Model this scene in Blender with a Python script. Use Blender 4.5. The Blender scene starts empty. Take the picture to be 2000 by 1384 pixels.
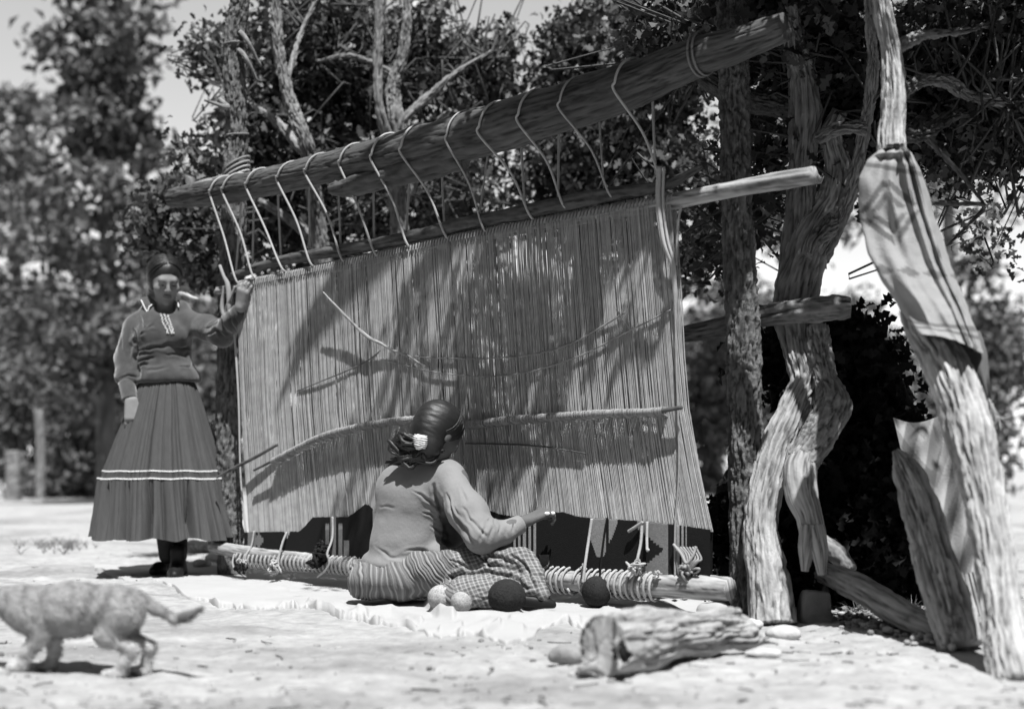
import bpy, math, random
import numpy as np
from mathutils import Vector, Matrix
R = random.Random(7)
NR = np.random.RandomState(11)
S = bpy.context.scene
COL = S.collection
# ------------------------------------------------------------------ camera, world, sun
F, HY, CH = 2600.0, 915.0, 0.49          # focal length in photo pixels, horizon row, lens height
def P(px, py, Y): return np.array([(px-1000.)/F*Y, Y, CH+(HY-py)/F*Y])
def G(px, py, z=0.): 
    Y = (CH-z)*F/(py-HY); return np.array([(px-1000.)/F*Y, Y, z])
def LY(px): return 1./(0.1356+6.70e-5*px)          # distance of the loom's plane
def L(px, py, off=0.):                              # point on the loom's plane, moved off metres towards the viewer's side
    Y = LY(px); p = P(px, py, Y); return p+np.array([-0.653, -0.757, 0])*off
cam = bpy.data.cameras.new('camera'); co = bpy.data.objects.new('camera', cam); COL.objects.link(co)
co.location = (0, 0, CH); co.rotation_euler = (math.radians(90), 0, 0)
cam.sensor_width = 36; cam.lens = 36*F/2000; cam.shift_y = (HY-692)/2000
cam.clip_end = 2000; cam.clip_start = 0.05
cam.dof.use_dof = True; cam.dof.focus_distance = 4.9; cam.dof.aperture_fstop = 1.6; cam.dof.aperture_blades = 0
S.camera = co
SUN = Vector((-0.10, 0.40, -0.90)).normalized()     # direction the light travels
w = bpy.data.worlds.new('World'); S.world = w; w.use_nodes = True
nt = w.node_tree; nt.nodes.clear()
sky = nt.nodes.new('ShaderNodeTexSky'); sky.sky_type = 'NISHITA'; sky.sun_disc = False
sky.sun_elevation = math.asin(-SUN.z); sky.sun_rotation = math.atan2(-SUN.x, -SUN.y)
sky.dust_density = 0.2; sky.air_density = 1.2; sky.ozone_density = 5.0   # clear dry mountain air
gc = nt.nodes.new('ShaderNodeRGBToBW')   # a black and white plate
bg = nt.nodes.new('ShaderNodeBackground'); wo = nt.nodes.new('ShaderNodeOutputWorld')
bg.inputs[1].default_value = 0.14
nt.links.new(sky.outputs[0], gc.inputs[0])
nt.links.new(gc.outputs[0], bg.inputs[0]); nt.links.new(bg.outputs[0], wo.inputs[0])
sl = bpy.data.lights.new('sun', 'SUN'); sl.energy = 5.0; sl.angle = math.radians(0.6); sl.color = (1, 1, 1)
so = bpy.data.objects.new('sun', sl); COL.objects.link(so); so.rotation_euler = SUN.to_track_quat('-Z', 'Y').to_euler()
so.location = (0, -5, 20)
S.view_settings.view_transform = 'Standard'; S.view_settings.look = 'None'; S.view_settings.gamma = 1
S.view_settings.exposure = 0.68; S.view_settings.use_curve_mapping = False
S.cycles.max_bounces = 5; S.cycles.diffuse_bounces = 2; S.cycles.use_denoising = True

# ------------------------------------------------------------------ numeric helpers
def _h(i, j, k, s):
    n = (i*73856093) ^ (j*19349663) ^ (k*83492791) ^ (s*2654435761 & 0x7fffffff)
    n = (n ^ (n >> 13)) * 1274126177 & 0x7fffffffffff
    n = n ^ (n >> 16)
    return (n & 0xffff)/65535.0
def vnoise(p, seed=0):
    p = np.asarray(p, dtype=np.float64); i = np.floor(p).astype(np.int64); f = p-i; f = f*f*(3-2*f)
    r = 0.
    for a in (0, 1):
        for b in (0, 1):
            for c in (0, 1):
                wgt = (f[:,0] if a else 1-f[:,0])*(f[:,1] if b else 1-f[:,1])*(f[:,2] if c else 1-f[:,2])
                r = r+wgt*_h(i[:,0]+a, i[:,1]+b, i[:,2]+c, seed)
    return r*2-1
def fbm(p, oct=3, seed=0):
    r = 0.; a = 1.; q = np.asarray(p, dtype=np.float64)
    for o in range(oct): r = r+a*vnoise(q, seed+o*17); q = q*2.03+5.1; a *= .5
    return r
def catmull(pts, n):
    pts = [np.asarray(p, float) for p in pts]
    if len(pts) == 2: return np.array([pts[0]+(pts[1]-pts[0])*t for t in np.linspace(0, 1, n)])
    q = [2*pts[0]-pts[1]]+pts+[2*pts[-1]-pts[-2]]; out = []; m = len(pts)-1
    for t in np.linspace(0, m, n):
        i = min(int(t), m-1); u = t-i; a, b, c, d = q[i:i+4]
        out.append(.5*((2*b)+(-a+c)*u+(2*a-5*b+4*c-d)*u*u+(-a+3*b-3*c+d)*u**3))
    return np.array(out)

# ------------------------------------------------------------------ objects
def mesh_from(name, v, f, tone=None, uvw=None, smooth=True):
    me = bpy.data.meshes.new(name); v = np.asarray(v, dtype=np.float32)
    if isinstance(f, np.ndarray):
        n, k = f.shape; me.vertices.add(len(v)); me.vertices.foreach_set('co', v.ravel())
        me.loops.add(n*k); me.loops.foreach_set('vertex_index', f.astype(np.int32).ravel())
        me.polygons.add(n); me.polygons.foreach_set('loop_start', np.arange(0, n*k, k, dtype=np.int32))
        me.polygons.foreach_set('loop_total', np.full(n, k, dtype=np.int32))
        me.update(calc_edges=True)
    else:
        me.from_pydata([tuple(map(float, x)) for x in v], [], [tuple(map(int, x)) for x in f]); me.update()
    if smooth: me.polygons.foreach_set('use_smooth', np.ones(len(me.polygons), dtype=bool))
    if tone is not None:
        tone = np.asarray(tone, dtype=np.float32)
        dom = 'POINT' if len(tone) == len(v) else 'FACE'
        a = me.attributes.new('tone', 'FLOAT', dom); a.data.foreach_set('value', tone)
    if uvw is not None:
        a = me.attributes.new('uvw', 'FLOAT_VECTOR', 'POINT'); a.data.foreach_set('vector', np.asarray(uvw, dtype=np.float32).ravel())
    return me
def wloc(o):
    l = Vector((0, 0, 0))
    while o: l += o.location; o = o.parent
    return np.array(l)
def tag(o, label, cat, group=None, kind=None):
    if label: o['label'] = label
    if cat: o['category'] = cat
    if group: o['group'] = group
    if kind: o['kind'] = kind
    return o
def thing(name, loc, label, cat, group=None):
    o = bpy.data.objects.new(name, None); COL.objects.link(o); o.location = tuple(map(float, loc)); o.empty_display_size = .1
    return tag(o, label, cat, group)
def mk(name, v, f, mat, parent=None, tone=None, uvw=None, smooth=True, kind=None, label=None):
    v = np.asarray(v, float)
    if parent is not None: org = wloc(parent); loc = (0, 0, 0)
    else: org = np.array([v[:,0].mean(), v[:,1].mean(), v[:,2].min()]); loc = tuple(org)
    me = mesh_from(name, v-org, f, tone, uvw, smooth); me.materials.append(mat)
    o = bpy.data.objects.new(name, me); COL.objects.link(o); o.location = loc
    if parent is not None: o.parent = parent
    if kind: o['kind'] = kind
    if label: o['label'] = label
    return o
class MB:
    def __init__(s): s.v = []; s.f = []; s.t = []; s.n = 0
    def add(s, v, f, tone=1.):
        v = np.asarray(v, float); s.v.append(v); s.t.append(np.full(len(v), tone) if np.isscalar(tone) else np.asarray(tone))
        n = s.n
        if isinstance(f, np.ndarray): s.f.append(f+n)
        else: s.f.append([tuple(i+n for i in q) for q in f])
        s.n += len(v)
    def get(s):
        v = np.concatenate(s.v)
        if all(isinstance(x, np.ndarray) and x.shape[1] == s.f[0].shape[1] for x in s.f if True) if isinstance(s.f[0], np.ndarray) else False: f = np.concatenate(s.f)
        else: f = [tuple(q) for x in s.f for q in x]
        return v, f, np.concatenate(s.t)
    def build(s, name, mat, parent=None, smooth=True, kind=None, label=None):
        v, f, t = s.get(); return mk(name, v, f, mat, parent, tone=t, smooth=smooth, kind=kind, label=label)
def tube(pts, rad, seg=12, n=None, bark=0., bs=(1, 1), seed=0, caps=True, res=None, flat=None, gnarl=0.):
    """swept tapered tube; bark = relief height in metres, gnarl = larger lumps"""
    pts = [np.asarray(p, float) for p in pts]; rad = list(np.atleast_1d(rad)); 
    if len(rad) == 1: rad = rad*len(pts)
    n = n or max(2, len(pts)*4)
    c = catmull(pts, n) if n > len(pts) or len(pts) > 2 else np.array(pts)
    n = len(c)
    r = np.interp(np.linspace(0, 1, n), np.linspace(0, 1, len(rad)), rad)
    d = np.gradient(c, axis=0); d /= np.linalg.norm(d, axis=1)[:,None]+1e-9
    ln = np.concatenate([[0], np.cumsum(np.linalg.norm(np.diff(c, axis=0), axis=1))])
    u = np.cross(d[0], [0.02, 1, 0.01]); 
    if np.linalg.norm(u) < .2: u = np.cross(d[0], [1, 0, 0])
    u /= np.linalg.norm(u); U = []
    for k in range(n):
        u = u-d[k]*np.dot(u, d[k]); u /= np.linalg.norm(u); U.append(u.copy())
    U = np.array(U); V = np.cross(d, U)
    a = np.linspace(0, 2*math.pi, seg, endpoint=False); ca, sa = np.cos(a), np.sin(a)
    N = U[:,None,:]*ca[None,:,None]+V[:,None,:]*sa[None,:,None]
    rr = np.repeat(r[:,None], seg, 1)
    tone = np.ones((n, seg))
    if gnarl:
        q = (c[:,None,:]+N*r[:,None,None]); rr = rr*(1+gnarl*fbm(q.reshape(-1,3)*7., 2, seed+5).reshape(n, seg))
    if bark:
        rm = max(r.mean(), 1e-3)
        q = np.stack([np.repeat(ca[None]*bs[0]*(rm*55+1.0), n, 0), np.repeat(sa[None]*bs[0]*(rm*55+1.0), n, 0), np.repeat((ln*bs[1]*15)[:,None], seg, 1)], -1).reshape(-1, 3)
        wq = fbm(q*.5+11, 2, seed+3)[:,None]*np.array([[.6,.6,.3]])
        b = np.clip(1-np.abs(fbm(q+wq, 4, seed))*2.1, 0, 1)**1.3; b = b.reshape(n, seg); b2_ = fbm(q*3.1+wq*2, 3, seed+8).reshape(n, seg)
        rr = rr+bark*(.25-b*1.25+.5*b2_)
        tone = np.clip(1.10+.38*b2_-.70*b**1.5, .22, 1.7)
    v = (c[:,None,:]+N*rr[:,:,None]).reshape(-1, 3)
    i = np.arange(n-1)[:,None]*seg; j = np.arange(seg)[None]; j2 = (j+1) % seg
    f = np.stack([i+j, i+j2, i+seg+j2, i+seg+j], -1).reshape(-1, 4)
    tone = tone.reshape(-1)
    if caps:
        v = np.concatenate([v, c[:1]-d[:1]*r[0]*.05, c[-1:]+d[-1:]*r[-1]*.05]); m = n*seg
        j = np.arange(seg); j2 = (j+1) % seg
        f1 = np.stack([j2, j, np.full(seg, m), np.full(seg, m)], -1); f2 = np.stack([(n-1)*seg+j, (n-1)*seg+j2, np.full(seg, m+1), np.full(seg, m+1)], -1)
        f = [tuple(x) for x in f]+[tuple(x[:3]) for x in f1]+[tuple(x[:3]) for x in f2]
        tone = np.concatenate([tone, [1.15, 1.15]])
    return v, f, tone
def add_tube(mb, *a, **k):
    tn = k.pop('tone', 1.); v, f, t = tube(*a, **k); mb.add(v, f, t*tn)
# ---- smooth implicit surfaces, polygonised with surface nets
def cap(a, b, r0, r1, k=.02, op='u'): return ('cap', np.asarray(a, float), np.asarray(b, float), r0, r1, k, op)
def ell(c, r, M=None, k=.02, op='u'): return ('ell', np.asarray(c, float), np.asarray(r, float), np.eye(3) if M is None else M, None, k, op)
def half(c, n, k=.004): return ('half', np.asarray(c, float), np.asarray(n, float)/np.linalg.norm(n), 0, 0, k, 's')   # cuts away the side n points to
def sdf(prims, res):
    lo = np.full(3, 1e9); hi = -lo
    def bb(p, m):
        if p[0] == 'cap': rr = max(p[3], p[4])+m; return np.minimum(p[1], p[2])-rr, np.maximum(p[1], p[2])+rr
        if p[0] == 'ell': e = np.abs(p[3])@p[2]+m; return p[1]-e, p[1]+e
        return np.full(3, -1e9), np.full(3, 1e9)
    for p in prims:
        if p[6] == 'u': a, b = bb(p, res*4); lo = np.minimum(lo, a); hi = np.maximum(hi, b)
    n = np.ceil((hi-lo)/res).astype(int)+1
    f = np.full(n, .2, dtype=np.float32)
    ax = [lo[i]+np.arange(n[i])*res for i in range(3)]
    for p in prims:
        k = p[5]; a, b = bb(p, k+res*3)
        s = [slice(max(0, int((a[i]-lo[i])/res)) if a[i] > lo[i] else 0, min(n[i], int((b[i]-lo[i])/res)+2) if b[i] < hi[i] else n[i]) for i in range(3)]
        X = np.stack(np.meshgrid(ax[0][s[0]], ax[1][s[1]], ax[2][s[2]], indexing='ij'), -1).astype(np.float32)
        if X.size == 0: continue
        if p[0] == 'cap':
            ba = (p[2]-p[1]).astype(np.float32); pa = X-p[1].astype(np.float32); t = np.clip(pa@ba/max(ba@ba, 1e-9), 0, 1)
            d = np.linalg.norm(pa-t[...,None]*ba, axis=-1)-(p[3]+(p[4]-p[3])*t)
        elif p[0] == 'ell':
            q = (X-p[1].astype(np.float32))@p[3].astype(np.float32); k0 = np.linalg.norm(q/p[2], axis=-1); k1 = np.linalg.norm(q/(p[2]**2), axis=-1)
            d = k0*(k0-1)/np.maximum(k1, 1e-6)
        else: d = -((X-p[1].astype(np.float32))@p[2].astype(np.float32))
        g = f[s[0], s[1], s[2]]
        if p[6] == 'u': h = np.maximum(k-np.abs(g-d), 0)/k; g2 = np.minimum(g, d)-h*h*k*.25
        else: 
            d = -d if p[0] != 'half' else -d
            h = np.maximum(k-np.abs(g-d), 0)/k; g2 = np.maximum(g, d)+h*h*k*.25
        f[s[0], s[1], s[2]] = g2
    sg = f < 0
    cs = np.zeros(n-1, dtype=np.int8)
    for a in (0, 1):
        for b in (0, 1):
            for c in (0, 1): cs += sg[a:n[0]-1+a, b:n[1]-1+b, c:n[2]-1+c]
    act = np.argwhere((cs > 0) & (cs < 8)); idx = -np.ones(n-1, dtype=np.int32); idx[act[:,0], act[:,1], act[:,2]] = np.arange(len(act))
    acc = np.zeros((len(act), 3)); cnt = np.zeros(len(act))
    cr = [(0,0,0),(1,0,0),(0,1,0),(1,1,0),(0,0,1),(1,0,1),(0,1,1),(1,1,1)]
    fv = [f[act[:,0]+c[0], act[:,1]+c[1], act[:,2]+c[2]] for c in cr]
    for i, j in ((0,1),(2,3),(4,5),(6,7),(0,2),(1,3),(4,6),(5,7),(0,4),(1,5),(2,6),(3,7)):
        m = (fv[i] < 0) != (fv[j] < 0); t = fv[i]/np.where(m, fv[i]-fv[j], 1)
        pt = np.array(cr[i])+(np.array(cr[j])-np.array(cr[i]))*t[:,None]
        acc += np.where(m[:,None], pt, 0); cnt += m
    v = (act+acc/np.maximum(cnt, 1)[:,None])*res+lo
    quads = []
    for axx in range(3):
        o = [1 if i == axx else 0 for i in range(3)]
        A = sg[:n[0]-o[0], :n[1]-o[1], :n[2]-o[2]]; B = sg[o[0]:, o[1]:, o[2]:]
        e = np.argwhere(A != B); b, c = [(1, 2), (2, 0), (0, 1)][axx]
        e = e[(e[:,b] > 0) & (e[:,c] > 0) & (e[:,b] < n[b]-1) & (e[:,c] < n[c]-1)]
        def id_(db, dc):
            q = e.copy(); q[:,b] -= db; q[:,c] -= dc; return idx[q[:,0], q[:,1], q[:,2]]
        q = np.stack([id_(1, 1), id_(0, 1), id_(0, 0), id_(1, 0)], -1)
        flip = ~A[e[:,0], e[:,1], e[:,2]]; q[flip] = q[flip][:, ::-1]; quads.append(q)
    return v, np.concatenate(quads).astype(np.int64)
def vnormals(v, f):
    f = np.asarray(f); nn = np.cross(v[f[:,2]]-v[f[:,0]], v[f[:,3]]-v[f[:,1]]); N = np.zeros_like(v)
    for k in range(4): np.add.at(N, f[:,k], nn)
    return N/(np.linalg.norm(N, axis=1)[:,None]+1e-12)
def relax(v, f, it=2, lam=.5):
    f = np.asarray(f)
    for _ in range(it):
        A = np.zeros_like(v); c = np.zeros(len(v))
        for k in range(4):
            np.add.at(A, f[:,k], v[f[:,(k+1) % 4]]); np.add.at(A, f[:,(k+1) % 4], v[f[:,k]]); np.add.at(c, f[:,k], 1); np.add.at(c, f[:,(k+1) % 4], 1)
        v = v+lam*(A/np.maximum(c, 1)[:,None]-v)
    return v
def proj(v): return np.stack([1000+v[:,0]/v[:,1]*F, HY-(v[:,2]-CH)/v[:,1]*F], -1)
def dseg(q, pl, par=False):
    best = np.full(len(q), 1e9); bt = np.zeros(len(q)); m = len(pl)-1
    for k_, (a, b) in enumerate(zip(pl[:-1], pl[1:])):
        a = np.array(a, float); b = np.array(b, float); ba = b-a; t = np.clip(((q-a)@ba)/(ba@ba), 0, 1); d = np.linalg.norm(q-a-t[:,None]*ba, axis=1); w_ = d < best; best = np.where(w_, d, best); bt = np.where(w_, (k_+t)/m, bt)
    return (best, bt) if par else best
def creases(v, f, lines, noise=.0, ns=12., seed=0):
    """folds pressed into cloth; each line is (polyline, width, depth)"""
    N = vnormals(v, f); q = proj(v); front = np.clip(-N[:,1]*2+.6, 0, 1); d = np.zeros(len(v))
    q = q+np.stack([3.2*vnoise(v*38, seed+50)+4*vnoise(v*14, seed+52), 3.2*vnoise(v*38, seed+51)+4*vnoise(v*14, seed+53)], -1)
    for pl, wd, dp in lines:
        e, t = dseg(q, pl, True); dp = dp*np.sin(np.pi*np.clip(t*.9+.05, 0, 1))**.8*1.15; wd = wd*(.75+.8*t)
        d -= dp*np.exp(-(e/wd)**2)*front; d += .5*dp*np.exp(-((e-2.0*wd)/(wd*1.5))**2)*front
    if noise: d += noise*fbm(v*ns, 3, seed)
    return v+N*d[:,None]

# ------------------------------------------------------------------ materials (all neutral: the photograph is black and white)
def mat(name, base, var=.25, scale=8., bump=.0, bscale=30., rough=.85, stretch=(1, 1, 1), attr=False, spec=.2, kind=None, trans=0., detail=6, var2=0., sheen=0.):
    m = bpy.data.materials.new(name); m.use_nodes = True; n = m.node_tree; n.nodes.clear()
    out = n.nodes.new('ShaderNodeOutputMaterial'); b = n.nodes.new('ShaderNodeBsdfPrincipled')
    b.inputs['Roughness'].default_value = rough; b.inputs['Specular IOR Level'].default_value = spec
    if sheen: b.inputs['Sheen Weight'].default_value = sheen
    tc = n.nodes.new('ShaderNodeTexCoord'); mp = n.nodes.new('ShaderNodeMapping'); mp.inputs['Scale'].default_value = stretch
    n.links.new(tc.outputs['Object'], mp.inputs[0])
    def math_(op, a, c):
        q = n.nodes.new('ShaderNodeMath'); q.operation = op
        for i, x in enumerate((a, c)):
            if x is None: continue
            if isinstance(x, (int, float)): q.inputs[i].default_value = x
            else: n.links.new(x, q.inputs[i])
        return q.outputs[0]
    def noise(sc, det=detail, ro=.6):
        q = n.nodes.new('ShaderNodeTexNoise'); q.inputs['Scale'].default_value = sc; q.inputs['Detail'].default_value = det; q.inputs['Roughness'].default_value = ro
        n.links.new(mp.outputs[0], q.inputs[0]); return q.outputs[0]
    val = math_('MULTIPLY_ADD', noise(scale), 2*var*2); n.nodes[-1].inputs[2].default_value = 1-2*var
    val = math_('MULTIPLY', val, base)
    if var2: val = math_('MULTIPLY', val, math_('MULTIPLY_ADD', noise(scale*9), var2*3)); n.nodes[-2].inputs[2].default_value = 1-1.5*var2
    if attr:
        at = n.nodes.new('ShaderNodeAttribute'); at.attribute_name = 'tone'; val = math_('MULTIPLY', val, at.outputs['Fac'])
    if kind == 'plaid':
        at = n.nodes.new('ShaderNodeAttribute'); at.attribute_name = 'uvw'; sx = n.nodes.new('ShaderNodeSeparateXYZ'); n.links.new(at.outputs['Vector'], sx.inputs[0])
        def line(src, fr, wd):
            fx = math_('FRACT', math_('MULTIPLY', src, fr), None); return math_('LESS_THAN', fx, wd)
        ln = math_('ADD', line(sx.outputs[0], 1., .28), line(sx.outputs[1], 1., .22))
        dk = math_('ADD', line(math_('ADD', sx.outputs[0], .5), .5, .14), line(math_('ADD', sx.outputs[1], .5), .5, .14))
        val = math_('MULTIPLY', val, math_('ADD', math_('MULTIPLY_ADD', ln, .55), math_('MULTIPLY', dk, -.25)))
        for q in n.nodes:
            if q.type == 'MATH' and q.operation == 'MULTIPLY_ADD' and abs(q.inputs[1].default_value-.55) < 1e-5: q.inputs[2].default_value = .8
    cc = n.nodes.new('ShaderNodeCombineColor')
    for i in range(3): n.links.new(val, cc.inputs[i])
    n.links.new(cc.outputs[0], b.inputs['Base Color'])
    if bump:
        bp = n.nodes.new('ShaderNodeBump'); bp.inputs['Strength'].default_value = 1.; bp.inputs['Distance'].default_value = bump
        n.links.new(noise(bscale, 5), bp.inputs['Height']); n.links.new(bp.outputs[0], b.inputs['Normal'])
    if trans:
        tr = n.nodes.new('ShaderNodeBsdfTranslucent'); n.links.new(cc.outputs[0], tr.inputs[0]); mx = n.nodes.new('ShaderNodeMixShader'); mx.inputs[0].default_value = trans
        n.links.new(b.outputs[0], mx.inputs[1]); n.links.new(tr.outputs[0], mx.inputs[2]); n.links.new(mx.outputs[0], out.inputs[0])
    else: n.links.new(b.outputs[0], out.inputs[0])
    return m
M = dict(
 ground=mat('dusty_ground', .32, .20, 2.2, .012, 26, .95, attr=True, var2=.3),
 canvas=mat('pale_canvas', .36, .05, 6, .0015, 120, .9, attr=True),
 bark=mat('grey_oak_bark', .20, .30, 9, .010, 38, .95, attr=True, stretch=(1, 1, .45)),
 darkbark=mat('dark_bark', .085, .3, 9, .008, 40, .95, attr=True, stretch=(1, 1, .4)),
 postbark=mat('flaky_pine_bark', .12, .42, 26, .009, 60, .95, attr=True),
 log=mat('weathered_log', .075, .3, 10, .004, 40, .75, attr=True, stretch=(.3, .3, 1), spec=.3),
 peeled=mat('peeled_pole', .30, .14, 14, .002, 60, .7, attr=True, spec=.3),
 rope=mat('cotton_rope', .36, .12, 60, .001, 200, .9, attr=True),
 warp=mat('warp_yarn', .36, .22, 26, 0, 10, .9, attr=True),
 wool=mat('wool_yarn', .38, .12, 40, .002, 150, .95, attr=True),
 darkwool=mat('dark_wool', .014, .3, 40, .003, 120, .95),
 rug=mat('woven_rug', .5, .1, 60, .0015, 260, .95, attr=True),
 skin=mat('skin', .21, .15, 20, .001, 90, .7, spec=.2, attr=True),
 hair=mat('black_hair', .011, .2, 20, .0008, 400, .5, stretch=(1, 1, .15), spec=.5),
 velvet=mat('velvet_blouse', .052, .28, 22, .002, 60, .8, sheen=.5, spec=.1, attr=True),
 blouse=mat('cotton_blouse', .20, .12, 14, .0015, 90, .85, sheen=.1, attr=True),
 skirt=mat('dark_cotton_skirt', .070, .15, 20, .0015, 80, .9, attr=True, stretch=(3, 3, .4)),
 plaid=mat('checked_cotton', .17, .10, 20, .0012, 90, .9, kind='plaid', attr=True),
 trim=mat('white_trim', .62, .05, 40, 0, 10, .8),
 shoe=mat('dark_leather', .012, .2, 20, .001, 60, .5),
 leaf=mat('oak_leaf', .036, .5, 5, 0, 10, .45, attr=True, trans=.18, spec=.5),
 needle=mat('pine_needles', .14, .35, .8, 0, 10, .7, attr=True, trans=.15),
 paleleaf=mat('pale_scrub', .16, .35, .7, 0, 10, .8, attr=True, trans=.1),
 fur=mat('cat_fur', .34, .1, 30, .002, 160, .95, attr=True),
 shade=mat('shade_dark_brush', .012, .4, 12, .01, 30, .95, attr=True),  # the shelter's deep shade is put into this near-black colour
 stone=mat('stone', .30, .25, 12, .006, 30, .9, attr=True),
 straw=mat('dry_straw', .22, .3, 20, 0, 10, .9, attr=True),
 blanket=mat('wool_blanket', .27, .12, 20, .002, 140, .95, attr=True, sheen=.1),
 ring=mat('pale_ring', .75, .05, 20, 0, 10, .3, spec=.6),
)
# ------------------------------------------------------------------ ground
def H(x, y):
    x = np.asarray(x, float); y = np.asarray(y, float); sh = x.shape
    p = np.stack([x.ravel(), y.ravel(), x.ravel()*0], -1)
    h = .018*fbm(p*1.3, 3, 3)+.006*fbm(p*7, 3, 9)
    far = np.clip((p[:,1]-8)/30, 0, 1); h = h+far*.35*fbm(p*.12, 2, 5)
    return (h-.006).reshape(sh)
def axis(a, b, st, lo, hi):
    c = list(np.arange(a, b, st)); s = st; x = c[-1]
    while x < hi: s *= 1.13; x += s; c.append(x)
    s = st; x = a; l = []
    while x > lo: s *= 1.13; x -= s; l.append(x)
    return np.array(l[::-1]+c)
gx = axis(-2.3, 2.3, .016, -400, 400); gy = axis(2.4, 7.0, .018, -60, 900)
X, Y = np.meshgrid(gx, gy, indexing='ij'); Z = H(X, Y)
fine = (np.abs(X) < 2.6) & (Y < 7.5)
pp = np.stack([X[fine], Y[fine], 0*X[fine]], -1)
Z[fine] += .011*np.maximum(fbm(pp*np.array([9, 13, 1]), 4, 21)-.25, 0)-.010*np.maximum(-fbm(pp*np.array([5, 8, 1]), 3, 27)-.45, 0)+.003*fbm(pp*44, 2, 22)
gt = 1.02-.34*np.clip(fbm(np.stack([X.ravel()*2.2, Y.ravel()*3.6, X.ravel()*0], -1), 4, 41), 0, 1)-.25*np.clip(fbm(np.stack([X.ravel()*14, Y.ravel()*20, X.ravel()*0], -1), 3, 43)-.45, 0, 1)
n0, n1 = X.shape; i = np.arange(n0-1)[:,None]*n1; j = np.arange(n1-1)[None]
gf = np.stack([i+j, i+n1+j, i+n1+j+1, i+j+1], -1).reshape(-1, 4)
g = mk('ground', np.stack([X.ravel(), Y.ravel(), Z.ravel()], -1), gf, M['ground'], tone=gt); tag(g, 'pale dusty bare ground', None, kind='structure'); 

# ------------------------------------------------------------------ foliage
OAK = np.array([(0,0),(.20,.22),(.10,.36),(.34,.50),(.15,.64),(.23,.82),(0,1),(-.23,.82),(-.15,.64),(-.34,.50),(-.10,.36),(-.20,.22)])
DIA = np.array([(0,0),(.22,.45),(0,1),(-.22,.45)])
def leaves(cen, size, tpl=OAK, droop=.2, upn=.6, tone=(.55, 1.5)):
    n = len(cen); d = NR.normal(size=(n, 3)); d[:,2] -= droop; d /= np.linalg.norm(d, axis=1)[:,None]
    nn = NR.normal(size=(n, 3)); nn[:,2] += upn; nn -= d*(nn*d).sum(1)[:,None]; nn /= np.linalg.norm(nn, axis=1)[:,None]; s = np.cross(d, nn)
    sz = size*(.6+.7*NR.rand(n)); k = len(tpl); bend = (np.abs(tpl[:,0])*.5-(tpl[:,1]-.4)**2*.35)
    v = cen[:,None,:]+sz[:,None,None]*(s[:,None,:]*tpl[None,:,0,None]+d[:,None,:]*tpl[None,:,1,None]+nn[:,None,:]*bend[None,:,None])
    f = (np.arange(n)[:,None]*k+np.arange(k)[None]); t = np.repeat(tone[0]+(tone[1]-tone[0])*NR.rand(n)**1.5, k)
    return v.reshape(-1, 3), f, t
def blobs(spec, per, sig, attach=None, twigs=None, rr=.004):
    """spec: (px, py, distance, rx_px, ry_px, depth_m, clusters)"""
    C = []
    for (px, py, yy, rx, ry, rd, nc) in spec:
        for _ in range(nc):
            while True:
                a = NR.uniform(-1, 1, 3)
                if (a**2).sum() < 1: break
            c = P(px+a[0]*rx, py+a[1]*ry, yy)+np.array([0, a[2]*rd, 0]); C.append(c)
    C = np.array(C); m = np.repeat(C, per, 0)+NR.normal(size=(len(C)*per, 3))*sig*np.array([1, 1, .75])
    if twigs is not None and attach is not None:
        A = np.array(attach)
        for c in C:
            k = np.argmin(np.linalg.norm(A-c, axis=1)+NR.rand(len(A))*.15); a = A[k]; ln = np.linalg.norm(c-a)
            if ln > .34: a = c+(a-c)*.3/ln
            mid = (a+c)/2+NR.normal(size=3)*ln*.28+np.array([0, 0, ln*.06])
            add_tube(twigs, [a, mid, c], [rr*1.4, rr, rr*.5], seg=4, n=6, caps=False)
    return m
def limb(mb, pts, rad, bark=.004, seed=0, **k):
    add_tube(mb, pts, rad, seg=k.pop('seg', 20), n=k.pop('n', 40), bark=bark, seed=seed, gnarl=k.pop('gnarl', .12), **k)
def pl(pts, dep=None): return [P(*q) for q in pts]
def scatter_line(pts, n): return list(catmull(pts, n))

def oak(label, trunk, trad, limbs, spec, per=26, sig=.072, size=.055, bark='bark', group=None, base=None, leafm='leaf', tone=(.4, 4.2), name='oak_tree', parts=True, rr=.004, tpl=OAK, cat='tree'):  # upper end of tone paints sunlit brightness into the leaf colour
    tp = pl(trunk); b = tp[0].copy(); b[2] = 0
    t = thing(name, b, label, cat, group)
    v, f, tn = tube(tp, trad, seg=56, n=260, bark=.011, seed=R.randint(0, 99), gnarl=.13); mk('trunk', v, f, M[bark], t, tone=tn)
    att = scatter_line(tp, 20)[8:]
    for (pts, rad) in limbs:
        lp = pl(pts); v, f, tn = tube(lp, rad, seg=28, n=110, bark=.006, seed=R.randint(0, 99), gnarl=.15); mk('branch', v, f, M[bark], t, tone=tn); att += scatter_line(lp, 10)
    if spec:
        tw = MB(); m = blobs(spec, per, sig, att, tw, rr); tw.build('twigs', M['darkbark'], t, kind='stuff')
        v, f, tn = leaves(m, size, tpl=tpl, tone=tone); mk('foliage', v, f, M[leafm], t, tone=tn, smooth=False, kind='stuff')
    return t

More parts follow.
